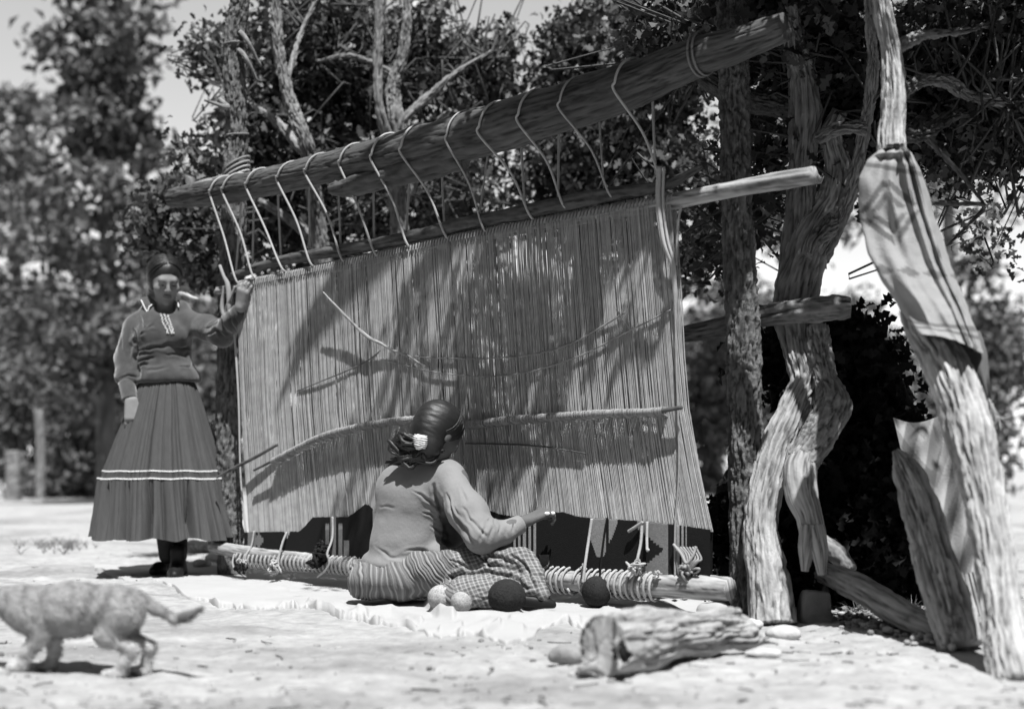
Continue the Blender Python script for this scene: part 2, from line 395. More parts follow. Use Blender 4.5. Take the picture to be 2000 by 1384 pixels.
# oaks behind the loom (in the photograph they fill the strip above the warp)
oak('dark oak behind the loom with a pale limb slanting down to the top log', [(640,1000,7.0),(650,700,7.0),(618,420,6.9),(600,290,6.7),(572,215,6.7),(548,120,6.7),(540,30,6.7),(535,-120,6.7)], [.06,.05,.04,.036,.034,.028,.022,.015],
 [([(560,160,6.7),(590,60,6.9),(640,-40,7.0)], [.014,.011,.008]), ([(600,300,6.8),(530,230,7.0),(440,180,7.2)], [.03,.02,.008]), ([(630,480,7),(520,400,7.1),(400,360,7.2),(300,390,7.2)], [.03,.022,.014,.005])],
 [(585,120,7.6,135,150,.5,149),(560,300,7.5,130,110,.4,97),(400,300,7.1,50,35,.2,12),(340,440,7.0,85,55,.25,45),(420,480,7.2,60,80,.3,34),(560,440,7.6,130,70,.4,74),(410,110,7.4,24,60,.2,12),(480,250,7.2,30,80,.2,16),(600,540,7.7,160,80,.3,34)])
oak('slim dark oak standing behind the middle of the loom with twin pale trunks', [(820,1000,7.3),(800,700,7.3),(778,420,7.1),(775,260,6.9),(768,170,6.9),(790,90,6.9),(800,-60,6.9)], [.06,.05,.045,.04,.036,.024,.015],
 [([(790,330,7.0),(745,230,6.8),(738,120,6.8),(742,0,6.8),(740,-90,6.8)], [.03,.028,.026,.026,.02]), ([(800,380,7),(850,250,6.9),(880,215,6.8)], [.02,.014,.01]), ([(780,240,7),(880,150,7.1),(960,100,7.2)], [.025,.015,.006]), ([(780,150,7.2),(690,110,7.2),(620,120,7.2)], [.02,.012,.006])],
 [(700,130,7.8,120,150,.5,132),(720,360,7.8,140,110,.5,97),(830,70,7.6,50,70,.3,28),(880,200,7.6,90,100,.4,57),(880,380,7.6,120,90,.4,74),(950,130,7.7,80,70,.3,43),(860,470,8.0,150,60,.3,34)])
oak('dense dark oak behind the right half of the top log', [(1130,1000,7.6),(1140,700,7.5),(1150,450,7.4),(1190,200,7.3),(1180,60,7.3),(1190,-80,7.3)], [.09,.08,.07,.06,.045,.02],
 [([(1150,400,7.4),(1050,300,7.3),(960,260,7.3)], [.03,.02,.008]), ([(1180,220,7.3),(1290,120,7.1),(1360,40,7.0)], [.03,.02,.01]), ([(1170,330,7.3),(1280,300,7),(1380,330,6.7)], [.03,.018,.006])],
 [(1180,120,7.6,120,120,.4,166),(1320,110,7.0,80,120,.4,74),(1230,300,7.3,140,110,.4,149),(1100,230,7.5,90,90,.3,63),(1090,350,7.6,110,40,.3,45),(1330,380,6.9,60,130,.3,68),(1350,480,6.7,40,60,.2,14),(1180,440,7.5,160,70,.3,68)])

# ------------------------------------------------------------------ distant trees
def tuft(cen, size, n, tone): 
    return leaves(cen, size, tpl=DIA, droop=-.1, upn=.3, tone=tone)
def pine(label, px, yy, top, base, wpx, tr, n, size=.16, m='needle', group=None, holes=.35, seed=1, name='pine_tree', bark='darkbark'):
    rs = np.random.RandomState(seed); b = P(px, HY, yy); b[2] = 0; ht = P(px, top, yy)[2]
    t = thing(name, b, label, 'tree', group)
    v, f, tn = tube([b, b+[.03, 0, ht*.5], b+[0, 0, ht]], [tr, tr*.75, tr*.15], seg=14, n=30, bark=.01, seed=seed); mk('trunk', v, f, M[bark], t, tone=tn)
    cz = CH+(HY-base)/F*yy; C = []; br = MB()
    nb = int((ht-cz)/.34)+4
    for k in range(nb):
        z = cz+(ht-cz)*(k+rs.rand())/nb; w_ = wpx/F*yy*(1-((z-cz)/(ht-cz+.3))**1.6*.75)*(.45+.75*rs.rand()); a = rs.rand()*6.28
        for s in (0, 1, 2):
            aa = a+s*2.1+rs.rand()*.6; e = b+np.array([math.cos(aa)*w_, math.sin(aa)*w_, z+rs.rand()*.3-.05]); st = b+np.array([0, 0, z])
            add_tube(br, [st, (st+e)/2+[0, 0, .05], e], [.03, .02, .008], seg=5, n=5, caps=False)
            for u in (.45, .7, .9, 1.0):
                if rs.rand() < holes*.6: continue
                C.append(st+(e-st)*u+rs.normal(size=3)*.08)
    C = np.array(C); per = max(6, int(n*.55)//len(C)); m_ = np.repeat(C, per, 0)+NR.normal(size=(len(C)*per, 3))*np.array([.17, .17, .09])*(yy/15)**.5
    br.build('branches', M[bark], t, kind='stuff')
    v, f, tn = tuft(m_, size, len(m_), (.5, 1.5)); mk('foliage', v, f, M[m], t, tone=tn, smooth=False, kind='stuff')
    return t
def bush(label, px, yy, wpx, top, n, m='needle', group=None, seed=1, tone=(.5, 1.5), base=None, size=.14, name='juniper_bush', tp=HY):
    rs = np.random.RandomState(seed); b = P(px, HY, yy); b[2] = 0; ht = P(px, top, yy)[2]; wm = wpx/F*yy
    t = thing(name, b, label, 'bush', group); C = []; br = MB()
    for k in range(max(14, int(wm*ht*9))):
        a = rs.rand()*6.28; r_ = rs.rand()**.5; z = .15+(ht-.15)*rs.rand(); q = (1-(z/ht)**2.5*.6)*wm*r_; C.append(b+np.array([math.cos(a)*q, math.sin(a)*q*.6, z]))
    for c in C[:24]: add_tube(br, [b, (b+c)/2+rs.normal(size=3)*.1, c], [.05, .03, .01], seg=5, n=6, caps=False)
    br.build('stems', M['darkbark'], t, kind='stuff')
    C = np.array(C); per = max(5, n//len(C)); m_ = np.repeat(C, per, 0)+NR.normal(size=(len(C)*per, 3))*.20
    m_[:,2] = np.abs(m_[:,2]); v, f, tn = tuft(m_, size, len(m_), tone); mk('foliage', v, f, M[m], t, tone=tn, smooth=False, kind='stuff')
    return t
pine('tall dark blurred pine rising at the left of the photograph', 205, 17, -60, 820, 200, .13, 12000, size=.19, holes=.8, seed=4)
pine('pale hazy pine behind the left edge of the photograph', 30, 24, 190, 800, 150, .13, 7000, size=.22, m='paleleaf', holes=.5, seed=6)
pine('pine half hidden between the tall left pine and the loom', 350, 27, 430, 820, 110, .14, 6000, size=.24, holes=.5, seed=8)
pine('dark pine whose top shows between the oaks above the loom', 800, 22, 340, 800, 150, .14, 8000, size=.2, holes=.4, seed=9)
pine('distant pine seen through the gap right of the loom', 1310, 26, 330, 800, 160, .15, 8000, size=.24, holes=.4, seed=10)
pine('pale pine behind the oak foliage at the upper right corner', 1850, 24, -50, 420, 200, .15, 7000, size=.22, m='paleleaf', holes=.6, seed=12)
pine('slender pine behind the upper right oak foliage near the right post', 1560, 20, -80, 500, 120, .13, 5000, size=.2, m='paleleaf', holes=.6, seed=13)
for k, (x_, y_) in enumerate([(-8, 4.2), (-6.5, .5), (-6, -3), (-3.5, -5.5), (-.5, -6.5), (2.6, -6), (5.4, -3.5), (6.2, -.2), (6.0, 3.0), (8.0, 6), (-10, 8), (-10, -1), (0, -11), (-6, -9), (6, -9), (9, -1)]):   # unseen pines added all round to block sky and bounce light
    rs = np.random.RandomState(70+k); t = thing('pine_tree', (x_, y_, 0), 'unseen tall pine added around the clearing to block fill light', 'tree', 'unseen pines added to block fill light')
    v, f, tn = tube([(x_, y_, 0), (x_+.1, y_, 5), (x_, y_, 10)], [.2, .15, .04], seg=12, n=20, bark=.01); mk('trunk', v, f, M['darkbark'], t, tone=tn)
    z_ = .5+9.2*rs.rand(420); r__ = 2.5*(1-(z_/10.5)**1.6)+.2; a = rs.rand(420)*6.28; C = np.stack([x_+np.cos(a)*r__*rs.rand(420)**.5, y_+np.sin(a)*r__*rs.rand(420)**.5, z_], -1)
    m_ = np.repeat(C, 13, 0)+NR.normal(size=(len(C)*13, 3))*.3; v, f, tn = tuft(m_, .42, len(m_), (.5, 1.2)); mk('foliage', v, f, M['needle'], t, tone=tn, smooth=False, kind='stuff')
k = 0
for (px, yy, wpx, top, m, lab) in [(40,23,150,600,'needle','dark bush at the left edge under the pines'),(170,21,130,640,'needle','wide bush just left of the standing woman'),(300,25,150,560,'needle','bush rising behind the standing woman'),(110,28,150,560,'paleleaf','paler bush behind the left bushes'),
   (450,24,130,600,'needle','dark bush behind the left loom post'),(640,22,150,560,'needle','bush behind the left part of the warp'),(820,22,150,560,'needle','bush behind the middle of the warp'),(1010,22,150,560,'needle','bush behind the weaver'),(1200,22,150,560,'needle','bush behind the right part of the warp'),
   (1400,23,110,640,'paleleaf','grey bush seen in the gap between warp and right post'),(1520,25,100,560,'paleleaf','pale bush behind the twisted oak'),(1700,24,150,600,'needle','bush behind the brush shelter'),(1900,19,75,500,'paleleaf','blurred grey bush right of the hanging blanket')]:
    k += 1; bush('blurred '+lab if 'blurred' not in lab else lab, px, yy, wpx, top, 5200, m, seed=20+k, group='bushes along the far edge of the clearing', size=.17)
for (px, yb, yt, yy, r_, lab) in [(25,975,880,19,.12,'thick pale tree stump at the left edge of the clearing'),(78,970,800,20,.075,'thin pale tree trunk standing near the left edge of the clearing')]:
    b = P(px, HY, yy); b[2] = 0; v, f, tn = tube([b, P(px+2, (yb+yt)/2, yy), P(px-3, yt, yy)], [r_, r_*.9, r_*.8], seg=16, n=24, bark=.01); o = mk('tree_trunk', v, f, M['bark'], tone=tn); tag(o, lab, 'tree trunk')

# ------------------------------------------------------------------ posts that carry the loom
def trunk_obj(name, label, cat, pts, rad, m, n=420, seg=84, bark=.010, gnarl=.08, seed=1, bs=(1, 1), group=None):
    v, f, tn = tube(pl(pts), rad, seg=seg, n=n, bark=bark, seed=seed, gnarl=gnarl, bs=bs); b = pl(pts)[0]
    t = thing(name, (b[0], b[1], 0), label, cat, group); mk('pole', v, f, M[m], t, tone=tn); return t
lp = trunk_obj('loom_post', 'left loom post, flaky bark pole with cord bound round it', 'post', [(452,1122,6.18),(446,900,6.2),(447,700,6.2),(456,400,6.2),(462,250,6.2),(458,100,6.2),(468,0,6.2),(470,-80,6.2)], [.058,.056,.055,.055,.05,.047,.042,.036], 'postbark', seed=4)
for (py, tw) in ((90, 1), (268, 1)):
    c = P(462 if py > 200 else 459, py, 6.2); a = np.linspace(0, 2*math.pi*1.6, 40); rr_ = .054
    v, f, tn = tube(np.stack([c[0]+np.cos(a)*rr_, c[1]+np.sin(a)*rr_, c[2]+a*.004-.01+np.sin(a)*.006], -1), [.0045], seg=6, n=80); mk('binding_cord', v, f, M['bark'], lp, tone=tn)
for (x0, y0, x1, y1) in ((480,75,510,130),(478,110,505,160),(445,210,400,196)):
    v, f, tn = tube([P(x0-15, y0-15, 6.2), P(x0, y0, 6.12), P(x1, y1, 6.15)], [.012, .012, .006], seg=10, n=16, bark=.003); mk('twig_stub', v, f, M['bark'], lp, tone=tn)
rp = trunk_obj('loom_post', 'right loom post, thick rough-barked pole standing before the twisted oak', 'post', [(1462,1195,4.52),(1458,1000,4.54),(1455,800,4.55),(1448,600,4.55),(1440,400,4.55),(1434,250,4.55),(1432,100,4.55),(1428,-30,4.55)], [.062,.055,.056,.055,.051,.051,.05,.045], 'postbark', seed=9, gnarl=.07)

# ------------------------------------------------------------------ the loom
lb = L(900, 1110); loom = thing('loom', (lb[0], lb[1], 0), 'large upright loom of log beams strung with pale warp, half-begun dark rug at its foot', 'loom')
up = [(345,388,19),(440,374,25),(560,350,26),(690,318,30),(760,306,38),(850,284,43),(980,252,47),(1130,205,46),(1240,168,46),(1370,114,38),(1450,88,34),(1540,55,28)]
pts = [L(a, b, .02) for a, b, _ in up]; rad = [c*LY(a)/F for a, b, c in up]
v, f, tn = tube(pts, rad, seg=96, n=420, bark=.004, seed=31, gnarl=.07, bs=(1, .35)); mk('top_log', v, f, M['log'], loom, tone=tn)
v, f, tn = tube([L(668,374,.06), L(705,368,.055), L(790,340,.03), L(900,300,.0)], [.020,.036,.052,.06], seg=36, n=60, bark=.007, seed=8, gnarl=.16, bs=(1, .4)); mk('limb_stub', v, f, M['log'], loom, tone=tn*1.1)
def wav(p, a, s): return p+np.array([0, 0, a*math.sin(s)])
pts = [wav(L(x, 532+(x-470)*(340-532)/900.+yo, .01), .0, 0) for x, yo in ((455,6),(540,-4),(640,-2),(760,3),(900,0),(1040,3),(1180,2),(1300,8),(1375,-14))]
v, f, tn = tube(pts, [.018,.022,.024,.024,.026,.028,.026,.02,.007], seg=24, n=140, bark=.003, gnarl=.08, bs=(1,.4)); mk('tension_bar', v, f, M['darkbark'], loom, tone=tn)
TOP = [(425,560),(470,553),(600,527),(760,492),(900,461),(1040,434),(1160,413),(1300,388),(1450,358),(1590,334)]
def topy(px): return np.interp(px, [a for a, b in TOP], [b for a, b in TOP])
pts = [L(a, b+8, 0) for a, b in TOP]
v, f, tn = tube(pts, [.018,.019,.02,.02,.02,.022,.024,.026,.028,.028], seg=28, n=140, bark=.0015, gnarl=.06, bs=(1,.3)); mk('warp_beam', v, f, M['peeled'], loom, tone=tn)
RT = [(470,1040),(585,1038),(597,1028),(612,1010),(682,1010),(700,997),(714,985),(724,988),(736,1004),(800,1012),(930,1002),(960,998),(975,1004),(1000,1008),(1060,1006),(1080,1001),(1100,1000),(1130,1009),(1160,1012),(1260,1018),(1330,1026),(1400,1036)]
def rugy(px): return np.interp(px, [a for a, b in RT], [b for a, b in RT])
def beamy(px): return 1078+(px-470)*(1140-1078)/920.
v, f, tn = tube([L(418,1066,0), L(440,1072,0), L(700,beamy(700)+12,0), L(1000,beamy(1000)+13,0), L(1390,beamy(1390)+8,0), L(1402,beamy(1400)+8,0)], [.028,.03,.033,.036,.041,.03], seg=40, n=160, bark=.002, gnarl=.06, bs=(1,.4)); mk('lower_beam', v, f, M['peeled'], loom, tone=tn)
# warp: one yarn after another, two sheds
wb = MB(); NW = 880
xs_top = np.cumsum(.7+NR.rand(NW)*.9+(NR.rand(NW) < .05)*2.6); xs_top = 472+(xs_top-xs_top[0])/(xs_top[-1]-xs_top[0])*(1318-472)
# spacing is even in the world, so closer together in the picture at the far left
def px_even(u, a, b): 
    A = P(a, 900, LY(a))[:2]; B = P(b, 900, LY(b))[:2]; p = A+(B-A)*u; return 1000+p[0]/p[1]*F
ut = (xs_top-472)/(1318-472)
grp = np.sort(NR.rand(60)); 
for k in range(NW):
    u = ut[k]; layer = k % 2; bright = (.86+.30*NR.rand())*(.62 if NR.rand() < .10 else 1)
    a = px_even(u, 470, 1316); m1 = px_even(u+NR.normal()*.0009, 474, 1346); b = px_even(k/(NW-1.)+NR.normal()*.0004, 486, 1392)
    o0 = .022 if layer else -.012; o1 = .008 if layer else -.003
    ytop = topy(a)+NR.rand()*2; yb = rugy(b)+3
    pa = L(a, ytop-2, o0*.6); pm = L(m1, 800, o1); pb = L(b, yb, .001 if layer else -.003)
    pp_ = [pa, L(a+.4, ytop+8, o0), (L(a, ytop, o0)+pm)/2+np.array([NR.normal()*.0007, 0, 0]), pm, pb]
    d_ = .00135 if NR.rand() < .85 else .0019
    add_tube(wb, pp_, [d_*.8, d_, d_, d_*1.15, d_*1.45], seg=5, n=9, caps=False, tone=bright)
wb.build('warp_threads', M['warp'], loom, kind='stuff')
# scalloped cord that binds the warp to its beam
wl = MB()
for k in range(150):
    px = px_even(k/149., 474, 1318); y0 = topy(px)
    add_tube(wl, [L(px, y0+10, .026), L(px+1, y0-1, .022), L(px+2, y0-4, .0), L(px+2, y0+6, -.022)], [.0042], seg=6, n=10, caps=False, tone=.6+.3*NR.rand())
wl.build('beam_lacing', M['rope'], loom, kind='stuff')
# rug
NU, NV = 620, 70
us = np.linspace(0, 1, NU+1); vs = np.linspace(0, 1, NV+1); RPX = np.array([px_even(u, 478, 1390) for u in us])
V = []; 
for s_ in (.007, -.007):
    for i_, px in enumerate(RPX):
        yt = rugy(px)-1.5*R.random(); yb = beamy(px)-2
        for q in vs: V.append(L(px, yt+(yb-yt)*q, s_+.003*math.sin(px*.05)))
V = np.array(V); i = np.arange(NU)[:,None]*(NV+1); j = np.arange(NV)[None]
f1 = np.stack([i+j, i+j+1, i+NV+1+j+1, i+NV+1+j], -1).reshape(-1, 4); o_ = (NU+1)*(NV+1); f2 = f1[:, ::-1]+o_
i1 = np.arange(NU)*(NV+1); ft = np.stack([i1, i1+NV+1, i1+NV+1+o_, i1+o_], -1)
def rug_tone(px, py, yt, yb):
    st = math.floor((py)/5.)*5.; K = .02; GR = .34; WH = .8; t = K
    def tri(cx, w0, y0, y1): return abs(px-cx) < w0*(y1-st)/(y1-y0) and y0 <= py <= y1
    if 486 < px < 502: t = GR
    if abs(px-508)+abs(st-1053)*.7 < 11: t = GR
    if tri(563, 7, 1030, 1052): t = WH
    if 649 < px < 660: t = GR
    if (638 < px < 646 or 664 < px < 672) and py > 1023: t = GR*.9 if int(py/9) % 2 or py > 1040 else WH*.6
    if 626 < px < 634 and py > 1056: t = GR*.9
    if 674 < px < 684 and py > 1056: t = GR
    if 730 < px < 745 and py < 1040: t = WH*.8
    if 1006 < px < 1050: t = (WH*.75 if int(px/5) % 2 else K) if py > 1020 else K
    if 1056 < px < 1074 and py > 1084: t = GR
    if 1156 < px < 1208 and py < 1088 and abs(px-1176) < 6+28*(1088-st)/76.: t = GR*1.3
    if 1186 < px < 1192: t = K
    if px > 1236: 
        t = GR
        if px < 1236+64*(1-abs(st-1072)/52.): t = K
    if 1308 < px < 1322: t = K
    if 1322 < px < 1342: t = WH*.7 if int(px/4) % 2 else K
    if px >= 1342: t = K
    if 1236 < px < 1246 and py < 1040: t = K
    return t
tf = []
for i_ in range(NU):
    px = (RPX[i_]+RPX[i_+1])/2; yt = rugy(px); yb = beamy(px)
    for j_ in range(NV):
        tf.append(rug_tone(px, yt+(yb-yt)*(j_+.5)/NV, yt, yb))
tf = np.array(tf)*(.85+.3*NR.rand(len(tf)))
mk('half_woven_rug', V, np.concatenate([f1, f2, ft]), M['rug'], loom, tone=np.concatenate([tf, tf, np.full(len(ft), .02)]), smooth=False)
# lacing round the lower beam
def coil(x0, x1, pitch, r_, rb, yoff=12):
    n = int((x1-x0)/pitch*14); u = np.linspace(0, 1, n); out = []
    for q in u:
        px = x0+(x1-x0)*q; a = (px-x0)/pitch*2*math.pi; Yy = LY(px); c = L(px, beamy(px)+yoff, 0); rr2 = rb*(1+.25*(px-470)/920)
        out.append(c+np.array([-0.653, -0.757, 0])*math.cos(a)*rr2+np.array([0, 0, 1])*math.sin(a)*rr2)
    v, f, tn = tube(out, [r_], seg=6, n=n, caps=True); mk('beam_cord', v, f, M['rope'], loom, tone=tn*(1+.1*np.sin(np.arange(len(tn)))))
coil(472, 700, 8.2, .0055, .036); coil(1068, 1122, 11, .005, .040); coil(1134, 1290, 11.5, .005, .040); coil(720, 1066, 10, .005, .038)
# stitches joining rug to beam
st = MB()
for k in range(120):
    px = px_even(k/119., 486, 1300); y0 = beamy(px)
    add_tube(st, [L(px, y0-6, .008), L(px+3, y0+1, .02), L(px+5, y0+4, .012)], [.0022], seg=5, n=6, tone=.55)
st.build('edge_stitches', M['rope'], loom, kind='stuff')
# ropes over the top log
turns = [(440,355,470,540),(465,345,506,530),(513,335,560,516),(568,326,615,506),(627,310,678,497),(690,292,745,486),(757,272,805,468),(823,252,880,452),(908,232,953,438),(978,207,1043,414),(1053,184,1110,393),(1133,160,1200,372),(1238,122,1302,345)]
cx = np.array([a for a, b, c in up]); cy = np.array([b for a, b, c in up]); cr_ = np.array([c for a, b, c in up])
AX = np.array([-0.653, -0.757, 0])
for n_, (x0, y0, x1, y1) in enumerate(turns):
    x0 += R.uniform(-5, 5); x1 += R.uniform(-3, 3)
    yc = np.interp(x0, cx, cy); rc = np.interp(x0, cx, cr_)*LY(x0)/F+.007
    c = L(x0+4, yc, .02); pts = []
    bx = x1-30 if n_ > 7 else x1-22; pts.append(L(bx, y1-4, -.03))
    for a in np.linspace(200, -25, 12):
        a = math.radians(a); pts.append(c+AX*math.cos(a)*rc*1.03+np.array([0, 0, 1])*math.sin(a)*rc*1.03+(L(x0+16, yc, 0)-L(x0, yc, 0))*(1 if a > 1.6 else a/1.6)*.9)
    pts.append(L((x0*.45+x1*.55)+R.uniform(-4, 4), (yc*.45+y1*.55), .05)); pts.append(L(x1, y1+6, .035)); pts.append(L(x1+3, y1+15, .0))
    v, f, tn = tube(pts, [.0046 if n_ not in (8, 11) else .0038], seg=8, n=110); mk('suspension_rope', v, f, M['rope'], loom, tone=tn*(.9+.25*R.random()))
# doubled rope at right and its knot
for dx, r_ in ((0, .0075), (8, .005), (-4, .0045)):
    v, f, tn = tube([L(1302+dx,330,.04), L(1302+dx,395,.045), L(1312+dx,470,.05), L(1326+dx*.5,520,.04), L(1328,570,.03), L(1326,640,.02)], [r_, r_, r_, r_*1.1, r_*1.1, r_*.4], seg=8, n=60); mk('tie_rope', v, f, M['rope'], loom, tone=tn)
v, f, tn = tube([L(1336,380,.0), L(1332,430,.02), L(1330,520,.03)], [.0045], seg=7, n=30); mk('tie_rope', v, f, M['rope'], loom, tone=tn)
v, f, tn = tube([L(1326,600,.02), L(1327,700,.02), L(1330,900,.012), L(1322,1025,.01), L(1325,1130,.02)], [.0035], seg=6, n=40); mk('edge_cord', v, f, M['rope'], loom, tone=tn*.8)
v, f, tn = tube([L(452,560,.0), L(458,650,.0), L(466,780,.0), L(470,930,.0), L(481,1045,.0)], [.004,.005,.005,.004,.004], seg=6, n=40); mk('edge_cord', v, f, M['rope'], loom, tone=tn)
# lashing between left post and top log
for k in range(4):
    q = P(462, 300+k*9, 6.2); pts = []
    for a in np.linspace(-40, 230, 14):
        a = math.radians(a); pts.append(q+np.array([math.cos(a)*.06, -math.sin(a)*.06, -.05+.0*k+.035*math.cos(a)]))
    e = L(393+k*7, 352, -.01); pts = pts[:1]+pts[1:]+[ (pts[-1]+e)/2+np.array([0,-.01,-.01]), e, L(392+k*7, 372, .06), L(398+k*6, 400, .02)]
    v, f, tn = tube(pts, [.0052], seg=7, n=70); mk('lashing_rope', v, f, M['rope'], loom, tone=tn*(.65+.15*k))
# lashing at the right end of the top log
for k in range(2):
    yc = 110-k*3; c = L(1372+k*9, yc, .02); rc = 38*LY(1372)/F+.006; a = np.linspace(0, 2*math.pi, 26)
    v, f, tn = tube([c+AX*math.cos(q)*rc+np.array([0, 0, 1])*math.sin(q)*rc for q in a], [.0042], seg=7, n=50); mk('lashing_rope', v, f, M['rope'], loom, tone=tn*.5)
# binding at left end of warp beam
for (pts_, r_) in (([L(440,520,.03),L(449,540,.035),L(456,560,.03),L(458,600,.03),L(455,628,.03)],.009), ([L(470,560,.03),L(462,585,.035),L(452,610,.03),L(462,640,.03)],.006), ([L(448,560,.03),L(444,600,.03),L(452,632,.03)],.007)):
    v, f, tn = tube(pts_, [r_, r_, r_*1.6, r_*1.5, r_*.6], seg=8, n=30, gnarl=.3); mk('end_binding', v, f, M['rope'], loom, tone=tn*.7)
# heddle rod with its loops
HR = [(510,918),(560,893),(640,853),(720,832),(800,820),(860,820),(930,828),(1000,820),(1100,813),(1200,807),(1290,804),(1345,796)]
hp = [L(a, b, .040) for a, b in HR]; v, f, tn = tube(hp, [.005,.007,.008,.008,.008,.008,.008,.008,.009,.009,.009,.007], seg=12, n=120, bark=.001); mk('heddle_rod', v, f, M['log'], loom, tone=tn*1.1)
hb = MB(); hc = catmull(hp, 520)
for k in range(36, 485):
    c = hc[k]; r_ = .009+.004*NR.rand(); a0 = NR.rand()*.6
    pts_ = [c+AX*math.cos(a)*r_+np.array([0, 0, 1])*math.sin(a)*r_ for a in np.linspace(-1.6, 2.2, 6)+a0*.2]
    pts_ = [c-AX*.036+np.array([0, 0, -.010-NR.rand()*.012])]+pts_+[c-AX*.034+np.array([NR.normal()*.003, 0, .012])]
    add_tube(hb, pts_, [.0019], seg=4, n=9, caps=False, tone=.55+.3*NR.rand())
hb.build('heddle_loops', M['wool'], loom, kind='stuff')
# hanging ends of yarn, knots and tufts along the web
def yarn(pts, r_=.0035, tone=1., m='wool'):
    v, f, tn = tube([L(a, b, c) for a, b, c in pts], [r_], seg=7, n=40); mk('yarn_end', v, f, M[m], loom, tone=tn*tone)
yarn([(564,1038,.01),(562,1060,.03),(560,1090,.045),(560,1102,.045)], .005)
yarn([(654,1008,.012),(656,1050,.02),(655,1080,.045),(662,1095,.05),(655,1112,.055),(640,1124,.055)], .005)
yarn([(500,1036,.01),(498,1065,.02),(496,1080,.04),(494,1096,.045)], .004)
yarn([(1160,1012,.012),(1157,1050,.02),(1158,1100,.045),(1157,1136,.055)], .0055)
yarn([(1190,1010,.012),(1186,1050,.02),(1184,1130,.04)], .004, .02)
yarn([(1258,1018,.012),(1258,1060,.02),(1256,1100,.04)], .0055)
yarn([(1268,1018,.012),(1270,1050,.02),(1274,1072,.03),(1278,1072,.035)], .005)
yarn([(1260,1019,.015),(1245,1030,.02),(1234,1037,.02)], .006, .7)
yarn([(472,1080,.04),(472,1095,.05),(474,1108,.05)], .004)
yarn([(704,1085,.04),(709,1105,.06),(716,1120,.06)], .002, .3)
def knot(px, py, off, r_, n, tone=1., m='wool', nm='yarn_knot'):
    kb = MB(); c = L(px, py, off)
    for _ in range(n):
        a = [c+NR.normal(size=3)*r_ for _ in range(4)]; add_tube(kb, a, [r_*.30], seg=6, n=14, tone=tone*(.8+.3*NR.rand()))
    kb.build(nm, M[m], loom)
knot(493, 1098, .055, .012, 9); knot(560, 1106, .06, .014, 12); knot(640, 1092, .055, .022, 18, m='darkwool', nm='dark_yarn_tuft'); knot(645, 1070, .045, .014, 12, m='darkwool', nm='dark_yarn_tuft'); knot(1254, 1108, .055, .012, 10); knot(1264, 1098, .05, .009, 8); knot(1152, 1103, .04, .006, 5); knot(495, 1104, .065, .012, 8, m='darkwool', nm='dark_yarn_tuft')
knot(1298, 1116, .045, .007, 5); knot(1350, 1110, .03, .014, 14, .7)
for k in range(7):
    x0 = 1326+k*6; yarn([(x0,1068,.01),(x0+14,1078+k*2,.02),(x0+22-k*2,1096,.03),(x0+14-k*3,1112,.03)], .0038, .55+.1*(k % 3))
yarn([(1322,1062,.02),(1340,1080,.03),(1352,1098,.035),(1362,1086,.03),(1366,1066,.02)], .005, .8)

# sticks and cords in the warp
def stick(label, pts, rad, m='log', name='batten_stick', cat='stick', tone=1.):
    v, f, tn = tube([L(*q) for q in pts], rad, seg=14, n=70, bark=.001); o = mk(name, v, f, M[m], tone=tn*tone); tag(o, label, cat); return o
stick('bent peeled switch poked into the warp, its free end curving up to the left', [(658,574,.075),(682,604,.062),(706,632,.052),(735,660,.045),(757,672,.035),(775,684,.028),(800,693,.02),(830,712,.022),(838,718,.0)], [.003,.005,.006,.007,.006,.005,.004,.004,.003], 'rope', tone=.8)
stick('long thin cord strung in a sagging curve across the upper warp', [(815,696,.018),(870,700,.02),(960,700,.018),(1050,692,.02),(1120,672,.018),(1180,640,.02),(1228,612,.024)], [.0028], 'rope', 'shed_cord', 'cord', .7)
stick('lower sagging cord strung across the warp below the bent switch', [(745,700,.01),(830,722,.02),(900,732,.02),(970,735,.02),(1050,724,.02),(1140,695,.02),(1230,650,.02),(1318,606,.022)], [.0025], 'rope', 'shed_cord', 'cord', .7)
stick('dark thin cord curving down to the left through the warp', [(748,684,.012),(722,706,.018),(680,726,.018),(640,742,.018),(585,764,.014)], [.0024], 'darkbark', 'shed_cord', 'cord', 1.3)
stick('short peeled stick crossing the left edge of the warp', [(444,932,.06),(470,915,.045),(510,893,.035),(552,868,.028)], [.005,.008,.008,.006], 'log', tone=1.3)
stick('thin arched rod slipped through the warp right of the weaver', [(915,866,.018),(980,867,.02),(1060,871,.02),(1150,885,.018)], [.003,.0035,.0035,.003], 'log')
stick('dark stick end standing out of the warp near the right loom post', [(1220,606,.05),(1226,622,.035),(1236,642,.018)], [.003,.0035,.0025], 'rope', tone=.7)

